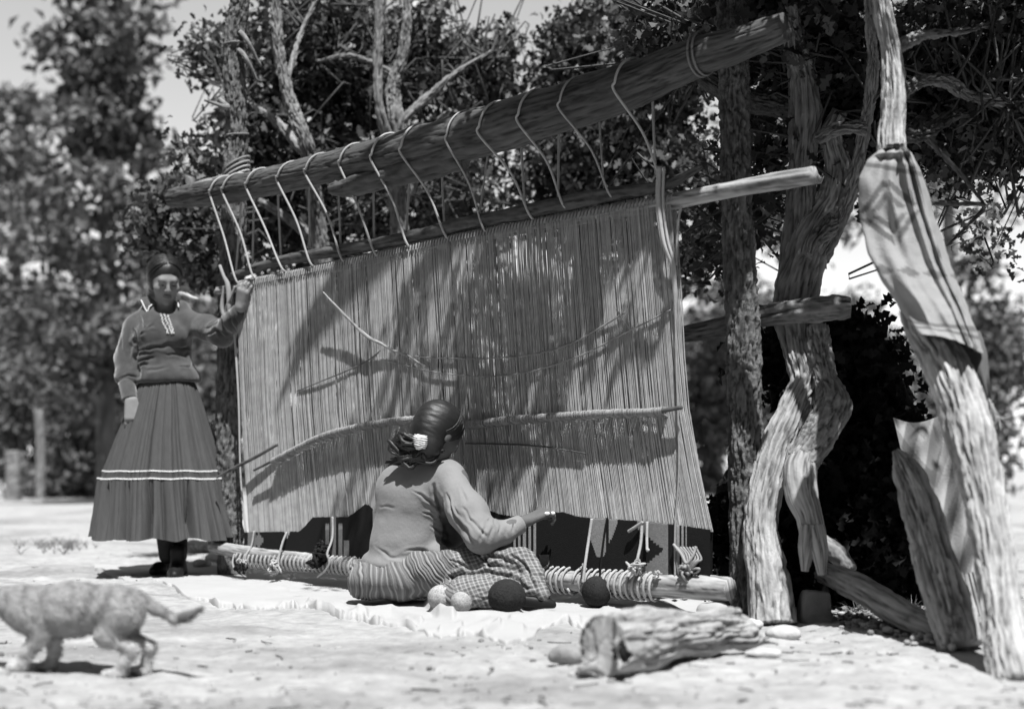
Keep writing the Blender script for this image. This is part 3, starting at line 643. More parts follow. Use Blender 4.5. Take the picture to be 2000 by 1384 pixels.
# ------------------------------------------------------------------ right side: twisted oak, leaning trunks, brush shelter
def W(x, y, z): return (1000+x/y*F, HY-(z-CH)/y*F, y)
def up_sun(px, py, t): q = L(px, py, 0)-np.array(SUN)*t; return W(*q)
tw_b = P(1505, 1210, 4.32); tw_b[2] = 0
tree = thing('oak_tree', tw_b, 'twisted rough-barked oak behind the right loom post, spreading overhead', 'tree')
def part_tube(parent, name, pts, radpx, m='bark', bark=.009, gnarl=.13, n=260, seg=84, bs=(1, 1), tone=1., seed=None):
    rad = [r_*q[2]/F for r_, q in zip(radpx, pts)]; v, f, tn = tube(pl(pts), rad, seg=seg, n=n, bark=bark, gnarl=gnarl, seed=seed if seed is not None else R.randint(0, 99), bs=bs)
    return mk(name, v, f, M[m], parent, tone=tn*tone)
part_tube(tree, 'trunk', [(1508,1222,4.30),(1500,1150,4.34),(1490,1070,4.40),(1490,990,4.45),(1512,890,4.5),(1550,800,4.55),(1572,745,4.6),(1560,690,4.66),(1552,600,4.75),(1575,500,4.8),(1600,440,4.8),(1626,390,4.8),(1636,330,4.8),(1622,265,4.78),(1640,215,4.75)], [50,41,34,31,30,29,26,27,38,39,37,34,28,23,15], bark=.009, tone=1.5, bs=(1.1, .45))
part_tube(tree, 'stem', [(1545,640,4.85),(1552,520,4.85),(1562,420,4.82),(1566,320,4.8),(1572,220,4.75),(1566,140,4.7),(1545,70,4.6),(1540,-40,4.5)], [24,27,26,26,30,24,18,16], bark=.009, bs=(1.1, .45))
part_tube(tree, 'stem', [(1600,520,4.8),(1660,380,4.7),(1690,240,4.6),(1705,140,4.5),(1700,60,4.4),(1690,-60,4.3)], [14,13,11,10,8,6])
part_tube(tree, 'dead_stem', [(1598,640,4.62),(1602,690,4.58),(1614,745,4.52),(1626,795,4.46),(1600,850,4.42),(1566,905,4.38)], [20,22,21,34,36,30], bark=.007)
part_tube(tree, 'dead_stem', [(1580,870,4.40),(1562,915,4.37),(1566,970,4.33),(1580,1010,4.30),(1588,1060,4.28)], [24,33,32,26,24], 'peeled', bark=.002, gnarl=.12, bs=(1, .3))
for a in ([(1582,1030,4.28),(1576,1070,4.26),(1572,1115,4.25)], [(1590,1030,4.28),(1600,1075,4.25),(1606,1122,4.22)]):
    part_tube(tree, 'root_prong', a, [20,17,8], 'peeled', bark=.002, gnarl=.1, n=50, bs=(1, .3))
part_tube(tree, 'branch', [(1570,215,4.8),(1510,205,4.8),(1440,190,4.8),(1370,150,4.75)], [26,22,22,14], 'darkbark')
part_tube(tree, 'branch', [(1622,440,4.75),(1590,470,4.68),(1580,500,4.66)], [20,14,10], n=40)
part_tube(tree, 'branch', [(1690,250,4.6),(1640,250,4.6),(1600,270,4.7)], [14,12,10], n=50)
# limbs reaching out overhead, above the picture, towards the loom and the camera
ov = []
def over(pts, rad):
    p = [np.array(q) for q in pts]; v, f, tn = tube(p, rad, seg=14, n=70, bark=.004, gnarl=.15, seed=R.randint(0, 99)); mk('overhead_branch', v, f, M['bark'], tree, tone=tn); ov.extend(catmull(p, 14))
root1 = P(1545, -40, 4.5); root2 = P(1690, -60, 4.3)
for line, t, r_ in [([(1180,430),(1090,500),(1010,560),(960,640)],1.3,.026), ([(1140,600),(1085,660),(1030,720)],1.6,.026), ([(905,470),(830,560),(790,620),(770,690)],2.1,.019), ([(780,500),(690,590),(600,690),(545,800)],2.4,.022), ([(1330,420),(1230,470),(1150,520)],1.25,.03), ([(700,510),(640,600),(560,720)],2.3,.018), ([(1290,660),(1240,700),(1190,760)],1.7,.015)]:
    q = [L(a, b)-np.array(SUN)*t for a, b in line]; mid = (root1+q[0])/2+np.array([0, -.1, .25]); over([root1, mid]+q, [.05, .042]+[r_]*(len(q)-1)+[r_*.5])
over([root2, root2+np.array([.1, -.5, .2]), root2+np.array([.3, -1.0, .3])], [.04, .03, .02]); over([root2, root2+np.array([.5, -.2, .3]), root2+np.array([1.1, -.2, .3])], [.04, .03, .02])
spec = [(1460,60,4.9,90,60,.3,45),(1530,30,4.7,110,40,.3,50),(1630,130,4.9,55,80,.3,45),(1590,60,4.9,110,50,.3,60),(1500,290,5.0,40,60,.2,14),(1690,290,5.0,40,50,.25,22),(1660,200,5.0,60,60,.3,30),(1330,50,5.6,90,40,.3,40),(1470,420,5.2,25,60,.2,12),(1380,470,5.6,30,80,.2,14),(1800,240,4.9,60,40,.3,25)]
def wsp(x, y, z, rx, ry, rz, n): a, b, c = W(x, y, z); return (a, b, c, rx/y*F, rz/y*F, ry, n)
spec += [wsp(.60,4.24,2.5,.45,.20,.14,150), wsp(.75,4.40,2.52,.36,.25,.14,110), wsp(.32,4.42,2.56,.30,.22,.12,80), wsp(1.05,4.2,2.55,.28,.22,.15,56), wsp(1.25,4.15,2.5,.35,.35,.18,46), wsp(.25,4.32,2.6,.28,.16,.12,30), wsp(1.6,3.9,2.55,.35,.35,.18,55), wsp(-.2,4.3,2.85,.4,.2,.1,10)]
twm = MB(); m_ = blobs(spec, 26, .085, ov+scatter_line(pl([(1545,70,4.6),(1570,220,4.75),(1562,420,4.8)]), 12)+scatter_line(pl([(1690,240,4.6),(1705,140,4.5),(1690,-60,4.3)]), 8)+[root1, root2], twm, .004)
twm.build('twigs', M['darkbark'], tree, kind='stuff'); v, f, tn = leaves(m_, .055); mk('foliage', v, f, M['leaf'], tree, tone=tn*1.2, smooth=False, kind='stuff')

lt_b = P(1960, 1290, 3.3); lt_b[2] = 0
lt = thing('leaning_tree', lt_b, 'sunlit furrowed oak trunk leaning in from the right edge under the striped blanket', 'tree')
LT = [(1985,1345,3.16),(1962,1240,3.28),(1945,1100,3.4),(1918,950,3.5),(1882,800,3.6),(1845,705,3.68),(1805,640,3.76),(1772,520,3.86),(1748,400,3.93),(1740,280,3.98),(1745,190,4.0),(1740,100,4.02),(1725,20,4.0),(1720,-90,4.0)]
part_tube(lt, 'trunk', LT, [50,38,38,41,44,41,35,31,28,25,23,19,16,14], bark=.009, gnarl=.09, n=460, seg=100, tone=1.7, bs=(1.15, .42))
part_tube(lt, 'branch', [(1745,190,4.0),(1800,158,4.2),(1850,160,4.35),(1895,188,4.45),(1970,200,4.5)], [16,11,11,9,7], n=90)
part_tube(lt, 'branch', [(1742,262,4.0),(1800,262,4.2),(1860,225,4.4),(1900,215,4.5)], [14,13,11,7], 'darkbark', n=90)
part_tube(lt, 'branch', [(1800,262,4.2),(1838,300,4.25),(1885,350,4.3),(1925,402,4.3)], [6,5,4,3], 'darkbark', n=50, seg=14, bark=.002)
part_tube(lt, 'branch', [(1815,395,4.1),(1870,398,4.2),(1922,402,4.3),(1890,440,4.3),(1850,480,4.25)], [5,4.5,5,4,2.5], 'darkbark', n=50, seg=14, bark=.002)
part_tube(lt, 'branch', [(1740,100,4.02),(1800,70,4.1),(1880,60,4.3),(1960,40,4.5)], [14,9,6,3], 'bark', n=60, seg=20)
spec = [(1880,110,4.8,90,80,.35,75),(1950,200,4.9,70,70,.3,50),(1930,290,5.0,60,40,.25,30),(1870,250,4.7,50,30,.2,22),(1790,60,4.7,60,50,.3,24),(1960,60,4.7,50,60,.3,34),(1880,310,4.9,30,20,.2,8),(1940,450,5.6,40,40,.3,6)]
twm = MB(); m_ = blobs(spec, 24, .08, scatter_line(pl(LT[9:]), 8)+scatter_line(pl([(1745,190,4.0),(1850,160,4.35),(1970,200,4.5)]), 10)+scatter_line(pl([(1742,262,4.0),(1860,225,4.4)]), 6), twm, .004)
twm.build('twigs', M['darkbark'], lt, kind='stuff'); v, f, tn = leaves(m_, .05); mk('foliage', v, f, M['leaf'], lt, tone=tn, smooth=False, kind='stuff')
b2 = P(1870, 1258, 3.66); b2[2] = 0
t2 = thing('leaning_pole', b2, 'shorter rough trunk propped in front of the brush shelter, left of the big leaning trunk', 'trunk')
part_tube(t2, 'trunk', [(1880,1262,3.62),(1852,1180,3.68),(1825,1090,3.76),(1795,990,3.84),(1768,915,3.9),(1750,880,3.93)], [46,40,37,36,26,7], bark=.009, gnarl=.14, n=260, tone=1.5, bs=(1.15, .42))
part_tube(t2, 'knot', [(1862,1210,3.60),(1866,1232,3.58)], [19,15], n=12, bark=.006, gnarl=.2)

# crossbar, ground log, block
b3 = P(1480, 620, 4.66)
v, f, tn = tube(pl([(1330,655,4.78),(1400,640,4.72),(1480,620,4.66),(1560,606,4.60),(1640,600,4.55),(1662,600,4.54)]), [.030,.036,.040,.042,.044,.034], seg=40, n=120, bark=.006, gnarl=.14, bs=(1, .4)); o = mk('crossbar', v, f, M['bark'], tone=tn*.8); tag(o, 'short barked crossbar lashed behind the right loom post, end toward the blanket', 'pole')
v, f, tn = tube(pl([(1610,1118,4.45),(1650,1135,4.3),(1720,1172,4.1),(1790,1212,3.92),(1860,1246,3.76)]), [.038,.042,.046,.042,.036], seg=40, n=120, bark=.004, gnarl=.15, bs=(1, .3)); o = mk('fallen_log', v, f, M['peeled'], tone=tn*.85); tag(o, 'bare split log lying on the ground before the dark brush shelter', 'log')
v, f, tn = tube(pl([(1600,1052,4.5),(1640,1085,4.45),(1665,1112,4.4)]), [.03,.04,.02], seg=24, n=40, bark=.003, gnarl=.2); o = mk('wood_chunk', v, f, M['peeled'], tone=tn*.6); tag(o, 'small peeled wood chunk leaning behind the split log', 'wood')
c = P(1592, 1186, 4.34)
v, f = sdf([ell(c, (.062,.05,.075), k=.01), ell(c+[.0, 0, -.02], (.07,.055,.06)), half(c+[0, -.035, 0], (.15, -1, .1)), half(c+[.05, 0, 0], (1, -.1, .05)), half(c+[-.052, 0, 0], (-1, 0, .1)), half(c+[0, 0, .055], (.1, 0, 1))], .005); o = mk('flat_stone', v, f, M['stone'], tone=np.full(len(v), .8)); tag(o, 'pale flat-faced stone block standing beside the foot of the twisted oak', 'stone')

# the brush shelter: leaning poles and brush, deep shade put into their near-black colour
sh = thing('brush_shelter', (1.35, 5.1, 0), 'heap of brush and leaning poles, coloured near-black as shelter shade, under the twisted oak', 'shelter')
pr = []
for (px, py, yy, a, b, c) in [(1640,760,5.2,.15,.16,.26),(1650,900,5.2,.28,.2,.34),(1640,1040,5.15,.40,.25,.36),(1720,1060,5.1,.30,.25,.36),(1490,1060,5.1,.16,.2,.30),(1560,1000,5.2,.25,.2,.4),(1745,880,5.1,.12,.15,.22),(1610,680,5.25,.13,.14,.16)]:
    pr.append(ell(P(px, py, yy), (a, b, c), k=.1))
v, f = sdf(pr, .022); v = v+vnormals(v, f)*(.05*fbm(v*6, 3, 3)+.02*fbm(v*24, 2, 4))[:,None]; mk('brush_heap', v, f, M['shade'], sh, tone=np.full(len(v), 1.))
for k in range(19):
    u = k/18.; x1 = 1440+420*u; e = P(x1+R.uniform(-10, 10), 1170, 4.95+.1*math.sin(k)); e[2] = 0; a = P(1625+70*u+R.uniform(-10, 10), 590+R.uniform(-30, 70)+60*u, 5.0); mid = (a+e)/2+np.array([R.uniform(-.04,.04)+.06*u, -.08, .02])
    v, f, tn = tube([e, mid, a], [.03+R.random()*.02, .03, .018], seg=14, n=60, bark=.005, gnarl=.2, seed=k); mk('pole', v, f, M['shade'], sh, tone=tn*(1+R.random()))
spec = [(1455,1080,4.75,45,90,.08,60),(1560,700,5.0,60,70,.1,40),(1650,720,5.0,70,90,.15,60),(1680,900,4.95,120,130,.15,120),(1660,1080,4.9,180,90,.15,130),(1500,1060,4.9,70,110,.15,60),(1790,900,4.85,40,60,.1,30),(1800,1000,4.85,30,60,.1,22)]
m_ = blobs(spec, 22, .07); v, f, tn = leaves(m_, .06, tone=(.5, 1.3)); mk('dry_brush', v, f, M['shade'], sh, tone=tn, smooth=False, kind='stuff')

# ------------------------------------------------------------------ blankets
def inpoly_tone(q, segs, base, dark):
    t = np.full(len(q), base)
    for plist, wd, val in segs:
        d = dseg(q, plist); t = np.where(d < wd, val if val is not None else dark, t)
    return t
rows = [(1728,286,1765,283,3.90),(1712,297,1782,300,3.88),(1694,312,1797,330,3.87),(1676,345,1812,372,3.86),(1676,395,1826,420,3.85),(1682,440,1840,458,3.84),(1696,495,1856,510,3.80),(1722,545,1874,560,3.76),(1752,590,1892,600,3.72),(1772,625,1905,640,3.68),(1790,652,1920,690,3.63)]
nu, nv = 90, 130; ra = np.array(rows); Vb = []; st_ = []
ts = np.linspace(0, 1, nv); RI = np.stack([np.interp(ts*(len(rows)-1), np.arange(len(rows)), ra[:,k]) for k in range(5)], 1)
for j_, tt in enumerate(ts):
    xl, yl, xr, yr, yy = RI[j_]
    for i_ in range(nu+1):
        u = i_/nu; th = (u-.5)*math.radians(215); s_ = .5+.5*math.sin(th)/1.0; dep = -math.cos(th)*.075
        fold = .012*math.sin(s_*21-tt*6)*max(0, .9-abs(s_-.5)*1.4)+.024*math.exp(-((s_-.70-.1*tt)/.04)**2)-.026*math.exp(-((s_-.79-.08*tt)/.03)**2)+.022*math.exp(-((s_-.88)/.035)**2)+.006*math.sin(u*9+tt*5)
        tw = .020*math.sin((u*.8+tt*9)*6.28)*max(0, 1-tt*4.2)+.009*math.sin(s_*13+tt*4)*(1-s_*.3)+.006*math.sin(s_*5-tt*17)
        drop = 0 if tt < .9 else (tt-.9)*10*(-12*math.sin(s_*3.1))
        Vb.append(P(xl+(xr-xl)*s_, yl+(yr-yl)*s_+drop, yy+dep-fold-tw)); st_.append((s_, tt))
Vb = np.array(Vb); i = np.arange(nv-1)[:,None]*(nu+1); j = np.arange(nu)[None]; fb = np.stack([i+j, i+nu+1+j, i+nu+1+j+1, i+j+1], -1).reshape(-1, 4)
Vb = Vb+vnormals(Vb, fb)*(.004*fbm(Vb*14, 3, 7))[:,None]
q = proj(Vb)
SS = np.array(st_); dd_ = np.abs(SS[:,0]-.40)/.46+np.abs(SS[:,1]-.42+.10*(SS[:,0]-.4))/.155; stp = np.round(dd_*14)/14
tb = np.where((stp > .38) & (stp < .60), .45, 1.); tb = np.where((stp > .74) & (stp < .93), .38, tb); tb = np.where((np.abs(SS[:,0]-.40) < .035) & (dd_ < 1), 1.05, tb); tb = np.where((np.abs(SS[:,1]-.42+.10*(SS[:,0]-.4)) < .012) & (dd_ < 1), 1.05, tb)
d3 = np.abs((SS[:,0]*3.1+.2) % 1-.5)*.9+np.abs(SS[:,1]-.66)/.05; tb = np.where(d3 < .42, .5, tb); tb = np.where((np.abs(SS[:,1]-.905) < .012) | (np.abs(SS[:,1]-.945) < .008), .45, tb); tb = np.where(np.abs(SS[:,1]-.225) < .010, .5, tb)
bl = thing('blanket', (Vb[:,0].mean(), Vb[:,1].mean(), Vb[:,2].min()), 'pale patterned wool blanket slung over the leaning trunk at the right', 'blanket')
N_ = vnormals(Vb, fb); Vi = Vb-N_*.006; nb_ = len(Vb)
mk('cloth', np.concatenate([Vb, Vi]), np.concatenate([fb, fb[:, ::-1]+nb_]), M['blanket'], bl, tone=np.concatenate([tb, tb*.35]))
# hanging tail with its tassel, dark inner side
def strip(pts, wd, thick, m, name, parent, tone=1., n=60, wav_=.01):
    c = catmull([P(*q) for q in pts], n); Vs = []; ws = np.interp(np.linspace(0, 1, n), np.linspace(0, 1, len(wd)), wd)
    for s_ in (-thick, thick):
        for k in range(n):
            for u in np.linspace(-1, 1, 13): Vs.append(c[k]+np.array([u*ws[k], s_+wav_*math.sin(u*5+k*.12), u*ws[k]*-.15]))
    i = np.arange(n-1)[:,None]*13; j = np.arange(12)[None]; f1 = np.stack([i+j, i+j+1, i+13+j+1, i+13+j], -1).reshape(-1, 4)
    return mk(name, np.array(Vs), np.concatenate([f1, f1[:, ::-1]+n*13]), M[m], parent, tone=np.full(n*26, tone))
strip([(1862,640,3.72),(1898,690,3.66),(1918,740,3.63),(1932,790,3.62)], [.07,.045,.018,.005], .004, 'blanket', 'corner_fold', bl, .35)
kb = MB(); c = P(1942, 812, 3.6)
for _ in range(12): add_tube(kb, [P(1932,785,3.61)+NR.normal(size=3)*.004, c+NR.normal(size=3)*.006, c+np.array([0,0,-.025])+NR.normal(size=3)*.012], [.0025], seg=5, n=8, tone=.8)
kb.build('tassel', M['wool'], bl)
nu, nv = 60, 90; Vp = []; tp = []
for j_ in range(nv):
    tt = j_/(nv-1)
    for i_ in range(nu):
        u = i_/(nu-1); xl = 1745+tt*90; xr = 1850+tt*95
        Vp.append(P(xl+(xr-xl)*u, 815+385*tt+10*math.sin(u*4), 4.35-.35*tt+.03*math.sin(u*9+tt*6)+.012*math.sin(tt*31+u*5)))
        z = (u*2+tt*3.2) % 1; w_ = (tt*4+abs(u-.5)*1.6) % 1
        tp.append((.95 if z < .5 else .45)*(.6 if w_ < .35 else 1) if tt < .78 else (.9 if (u*14) % 1 < .5 else .12))
i = np.arange(nv-1)[:,None]*nu; j = np.arange(nu-1)[None]; fp = np.stack([i+j, i+nu+j, i+nu+j+1, i+j+1], -1).reshape(-1, 4); Vp = np.array(Vp)
o = mk('patterned_blanket', np.concatenate([Vp, Vp+[0, .008, 0]]), np.concatenate([fp, fp[:, ::-1]+len(Vp)]), M['blanket'], tone=np.array(tp+tp)); tag(o, 'banded blanket with striped lower edge hanging between the two leaning trunks', 'blanket')

# ------------------------------------------------------------------ canvas on the ground
tpx = [(180,1103),(420,1100),(700,1118),(1000,1135),(1200,1150),(1480,1172)]; bpx = [(180,1112),(240,1128),(300,1140),(345,1156),(385,1168),(440,1180),(560,1186),(640,1192),(700,1210),(760,1214),(800,1226),(860,1250),(905,1240),(935,1243),(985,1258),(1030,1244),(1060,1228),(1110,1222),(1160,1232),(1240,1222),(1320,1215),(1480,1206)]
nx, ny = 520, 60; Vc = []
xs = np.linspace(185, 1475, nx); yb_ = np.interp(xs, *zip(*bpx))+5*vnoise(np.stack([xs*.03, xs*0, xs*0], -1), 2)+3*vnoise(np.stack([xs*.11, xs*0, xs*0], -1), 5); yt_ = np.interp(xs, *zip(*tpx))
gg = np.array([[G(x, a+(b-a)*t) for t in np.linspace(0, 1, ny)] for x, a, b in zip(xs, yt_, yb_)]).reshape(-1, 3)
qq = proj(gg); z = H(gg[:,0], gg[:,1])+.009+.007*fbm(gg*3.5, 3, 12)
for pli, wd, hh in [([(605,1178),(625,1192),(675,1205),(712,1211)],5,.020),([(632,1179),(670,1188),(715,1201)],4,.014),([(700,1196),(765,1190),(822,1212)],6,.020),([(838,1184),(850,1196),(884,1207)],6,.024),([(380,1172),(470,1180),(600,1183)],3,.008),([(860,1200),(930,1208),(1010,1200)],7,.018),([(900,1235),(960,1222),(1020,1232)],6,.018),([(1000,1215),(1060,1205),(1130,1215)],6,.014),([(700,1140),(760,1175),(840,1180)],5,.012),([(330,1120),(450,1128),(560,1150)],4,.007),([(1180,1190),(1300,1185),(1440,1190)],6,.012),([(940,1245),(975,1228)],4,.02),([(860,1232),(900,1222)],4,.018),([(520,1130),(640,1150)],4,.006)]:
    z = z+hh*np.exp(-(dseg(qq, pli)/wd)**2)
tt = np.tile(np.linspace(0, 1, ny), nx); xx = np.repeat(xs, ny); edge = np.clip((tt-.86)/.14, 0, 1)
z = z+edge*(.034*np.maximum(0, vnoise(np.stack([xx*.045, 0*xx, 0*xx], -1), 8)-.12)+.001)*np.where(xx > 380, 1, .5); z = np.maximum(z, H(gg[:,0], gg[:,1])+.009)
last = np.arange(nx)*ny+ny-1; gg[last,:2] = gg[last-1,:2]+np.array([0, -.003])
z = np.where(tt > .999, H(gg[:,0], gg[:,1])-.012, z); z = np.where((tt > .975) & (tt <= .999), z-.003, z)
gg[:,2] = z; i = np.arange(nx-1)[:,None]*ny; j = np.arange(ny-1)[None]; fc = np.stack([i+j, i+j+1, i+ny+j+1, i+ny+j], -1).reshape(-1, 4)
Nc = vnormals(gg, fc); 
if Nc[:,2].mean() < 0: fc = fc[:, ::-1]
o = mk('ground_cloth', np.concatenate([gg, gg-[0, 0, .005]]), np.concatenate([fc, fc[:, ::-1]+len(gg)]), M['canvas'], tone=np.full(2*len(gg), 1.)); tag(o, 'wrinkled pale canvas spread on the ground under the weaver and loom', 'cloth')

# ------------------------------------------------------------------ yarn balls
def ball(label, px, py, yy, rx, rz, m, n=150, r_=.0035, tone=1.):
    c = P(px, py, yy); c[2] = H(c[0], c[1])+.016+rz*.93
    t = thing('yarn_ball', (c[0], c[1], c[2]-rz), label, 'yarn ball'); v, f = sdf([ell(c, (rx*.93, rx*.93, rz*.93))], .004); mk('core', v, f, M[m], t, tone=np.full(len(v), tone))
    mb = MB()
    for _ in range(n):
        a = NR.normal(size=3); a /= np.linalg.norm(a); b = np.cross(a, NR.normal(size=3)); b /= np.linalg.norm(b); d = np.cross(a, b); of = NR.uniform(-.5, .5); e = math.sqrt(1-of*of)
        an = np.linspace(0, 2*math.pi*.8, 26); p = (np.cos(an)[:,None]*b+np.sin(an)[:,None]*d)*e+a*of; add_tube(mb, list(c+p*np.array([rx, rx, rz])), [r_], seg=5, n=26, tone=tone*(.7+.6*NR.rand()))
    mb.build('winding', M[m], t)
M['darkwool2'] = mat('dark_brown_wool', .022, .2, 50, .001, 150, .95, attr=True)
ball('dark yarn ball sitting on the canvas beside the checked skirt', 990, 1182, 4.42, .060, .056, 'darkwool2')
ball('dark yarn ball in the shade under the lower beam', 1165, 1165, 4.62, .048, .052, 'darkwool2')
ball('small pale fluffy yarn ball close against the checked skirt', 902, 1172, 4.5, .036, .034, 'wool', 130, .0026, .8)
ball('larger pale fluffy yarn ball touching the pleated skirt, left of the small one', 862, 1168, 4.55, .045, .042, 'wool', 130, .0026, .85)

def unit_(a): return np.asarray(a, float)/np.linalg.norm(a)
# ------------------------------------------------------------------ front log, chunks, litter
def rot(ax, an): return np.array(Matrix.Rotation(an, 3, Vector(ax)))
lc = [P(1188,1258,3.16), P(1260,1248,3.26), P(1370,1232,3.42), P(1450,1240,3.54), P(1515,1256,3.64)]
ax = lc[2]-lc[0]; ax /= np.linalg.norm(ax); q0_ = lc[0]-ax*.035; rt_ = unit_(np.cross(ax, [0, 0, 1])); rt_ = rt_ if rt_[0] > 0 else -rt_
pr = [cap(lc[0]-ax*.05, lc[1], .084, .080, .03), cap(lc[1], lc[2], .080, .064, .03), cap(lc[2], lc[3], .062, .042, .03), cap(lc[3], lc[4], .040, .016, .03), cap(P(1400,1205,3.45), P(1440,1192,3.5), .03, .012, .03),
      half(q0_, unit_(-ax+np.array([-.25, -.25, .1])), .008), cap(q0_+rt_*.018+[0,0,.10], q0_+rt_*.026-[0,0,.10], .016, .020, .008, 's'), cap(q0_+rt_*.020+[0,0,.10]+ax*.05, q0_+rt_*.026-[0,0,.10]+ax*.04, .012, .015, .008, 's'),
      cap(q0_+rt_*.052-[0,0,.012], q0_+rt_*.045+ax*.16-[0,0,.01], .027, .018, .010, 's'), cap(q0_+rt_*.050+[0,0,.01], q0_+rt_*.046-[0,0,.045]+ax*.02, .008, .013, .008), cap(q0_-rt_*.035+[0,0,.03], q0_-rt_*.02-[0,0,.02], .006, .008, .006, 's'), cap(q0_-rt_*.03-[0,0,.05]-ax*.02, q0_-rt_*.01-[0,0,.07]+ax*.03, .03, .03, .02), cap(P(1320,1318,3.2), P(1430,1290,3.38), .028, .018, .02, 's')]
v, f = sdf(pr, .0042); N_ = vnormals(v, f); la = (v-lc[0])@ax; ctr = lc[0]+np.outer(la, ax); rv = v-ctr; rv /= np.linalg.norm(rv, axis=1)[:,None]+1e-6
qg = np.concatenate([rv[:, :1]*4.2, rv[:, 2:]*4.2, (la*7)[:,None]], 1); gr = np.clip(1-np.abs(fbm(qg+.5*fbm(v*9, 2, 2)[:,None], 3, 6))*2.2, 0, 1); g2 = fbm(np.concatenate([rv[:, :1]*11, rv[:, 2:]*11, (la*12)[:,None]], 1), 3, 16)
side = np.clip(1.15-np.abs(N_@ax)*1.3, 0, 1); v = v+N_*((.019*fbm(v*7, 2, 4)+(.0035*g2-.011*gr)*side))[:,None]; v[:,2] -= v[:,2].min()-H(v[:1,0], v[:1,1])[0]+.006; sp = v
LOGT = np.clip(1.15+.3*g2-.6*gr*side, .3, 1.7)
o = mk('weathered_log', v, f, M['bark'], tone=LOGT*1.5); tag(o, 'big weathered log with a split hollow end lying in the right foreground', 'log')
def chunk(name, label, px, py, yy, r3, seed, m='bark', tone=1.2, cat='wood', lump=.4, yaw=0.):
    c = P(px, py, yy); c[2] = H(c[0], c[1])+r3[2]*.75; Mx = rot((0, 0, 1), yaw); v, f = sdf([ell(c, r3, Mx)], max(.004, min(r3)/6)); N_ = vnormals(v, f); v = v+N_*(min(r3)*lump*fbm(v*(.35/min(r3)), 3, seed))[:,None]
    o = mk(name, v, f, M[m], tone=np.full(len(v), tone)); tag(o, label, cat); return o
chunk('wood_chunk', 'short rounded wood chunk lying just left of the split log end', 1112, 1262, 3.42, (.055,.03,.032), 3)
chunk('stone', 'rough flat stone on the ground right of the big foreground log', 1490, 1300, 3.4, (.05,.03,.015), 5, 'stone', 1.4, 'stone')
chunk('stone', 'lumpy stone beside the narrow end of the big foreground log', 1530, 1232, 3.95, (.05,.035,.02), 9, 'stone', 1.4, 'stone')
chunk('stone', 'low pale stone between the foreground log and the twisted oak', 1455, 1212, 4.2, (.06,.035,.018), 15, 'stone', 1.5, 'stone')
chunk('canvas_bundle', 'pale rumpled canvas corner bunched up at the right end of the lower beam', 1395, 1178, 4.35, (.055,.05,.035), 7, 'canvas', .95, 'cloth', .5)
for k, (px, py, yy) in enumerate([(395,1078,6.6),(452,1060,6.5),(420,1052,6.9)]):
    chunk('stone', ['pale round stone by the left end of the lower beam','small pale stone just left of the warp foot','pale stone on the ground behind the standing woman'][k], px, py, yy, (.05,.04,.03), 30+k, 'stone', 1.5, 'stone')
v, f, tn = tube(pl([(330,1052,7.0),(380,1066,6.75),(440,1068,6.4)]), [.03,.035,.03], seg=20, n=40, bark=.003, gnarl=.2); o = mk('branch', v, f, M['peeled'], tone=tn*.8); tag(o, 'pale branch lying on the ground behind the standing woman', 'branch')
v, f, tn = tube(pl([(345,572,6.6),(360,575,6.55),(385,585,6.5)]), [.006,.012,.010], seg=14, n=24, bark=.002, gnarl=.1); o = mk('branch', v, f, M['peeled'], tone=tn*1.3); tag(o, 'pale stub of branch poking out behind the standing woman’s neck'.replace('’', "'"), 'branch')
mb = MB()
for k in range(430):
    px = NR.uniform(0, 2000); py = 1000+NR.rand()**.8*420; p = G(px, py); 
    if 300 < px < 1450 and 1100 < py < 1225: continue
    z_ = float(H(p[0], p[1])); a = NR.rand()*6.28; ln = .006+.03*NR.rand()**3; d = np.array([math.cos(a), math.sin(a), 0])*ln
    add_tube(mb, [p+[0, 0, z_+.004]-d, p+[d[1]*NR.normal()*.3, d[0]*NR.normal()*.3, z_+.0045], p+[0, 0, z_+.004]+d], [.0010+.0014*NR.rand()], seg=4, n=4, tone=.15+1.2*NR.rand())
for k in range(160):   # tufts of dead grass
    px, py = [(115,1068),(130,1070),(1740,1200),(420,1010),(1720,1195),(1780,1215),(1800,1225)][k % 7]; p = G(px+NR.normal()*34, py+NR.normal()*5); z_ = float(H(p[0], p[1]))
    for _ in range(5): e = p+np.array([NR.normal()*.03, NR.normal()*.03, z_+.02+.04*NR.rand()]); add_tube(mb, [p+[0, 0, z_], (p+e)/2+[0, 0, z_*.5+.01], e], [.0016, .0014, .0006], seg=3, n=4, caps=False, tone=.4+.6*NR.rand())
o = mb.build('twig_litter', M['straw'], kind='stuff'); tag(o, 'scattered dry twigs and straw on the dusty ground', 'litter')
mb = MB(); v0, f0 = sdf([ell((0, 0, 0), (1, 1, .6))], .5)
for k in range(2600):
    px = NR.uniform(-50, 2050); py = 985+NR.rand()**.7*440; p = G(px, py)
    if 200 < px < 1480 and 1095 < py < 1250: continue
    s_ = .002+.013*NR.rand()**5; p[2] = float(H(p[0], p[1])); mb.add(v0*s_*(.7+.6*NR.rand(3))+p, f0, .5+.7*NR.rand())
for k in range(420):   # chips of bark and debris heaped by the fallen log
    px = 1640+NR.rand()*220; p = G(px, 1200+(px-1640)*.22+NR.normal()*12); s_ = .005+.012*NR.rand(); p[2] = float(H(p[0], p[1]))+NR.rand()*.02; mb.add(v0*s_*(.6+.8*NR.rand(3))+p, f0, .4+.9*NR.rand())
o = mb.build('pebbles', M['stone'], kind='stuff'); tag(o, 'scattered pebbles and clods on the dusty ground', 'pebbles')

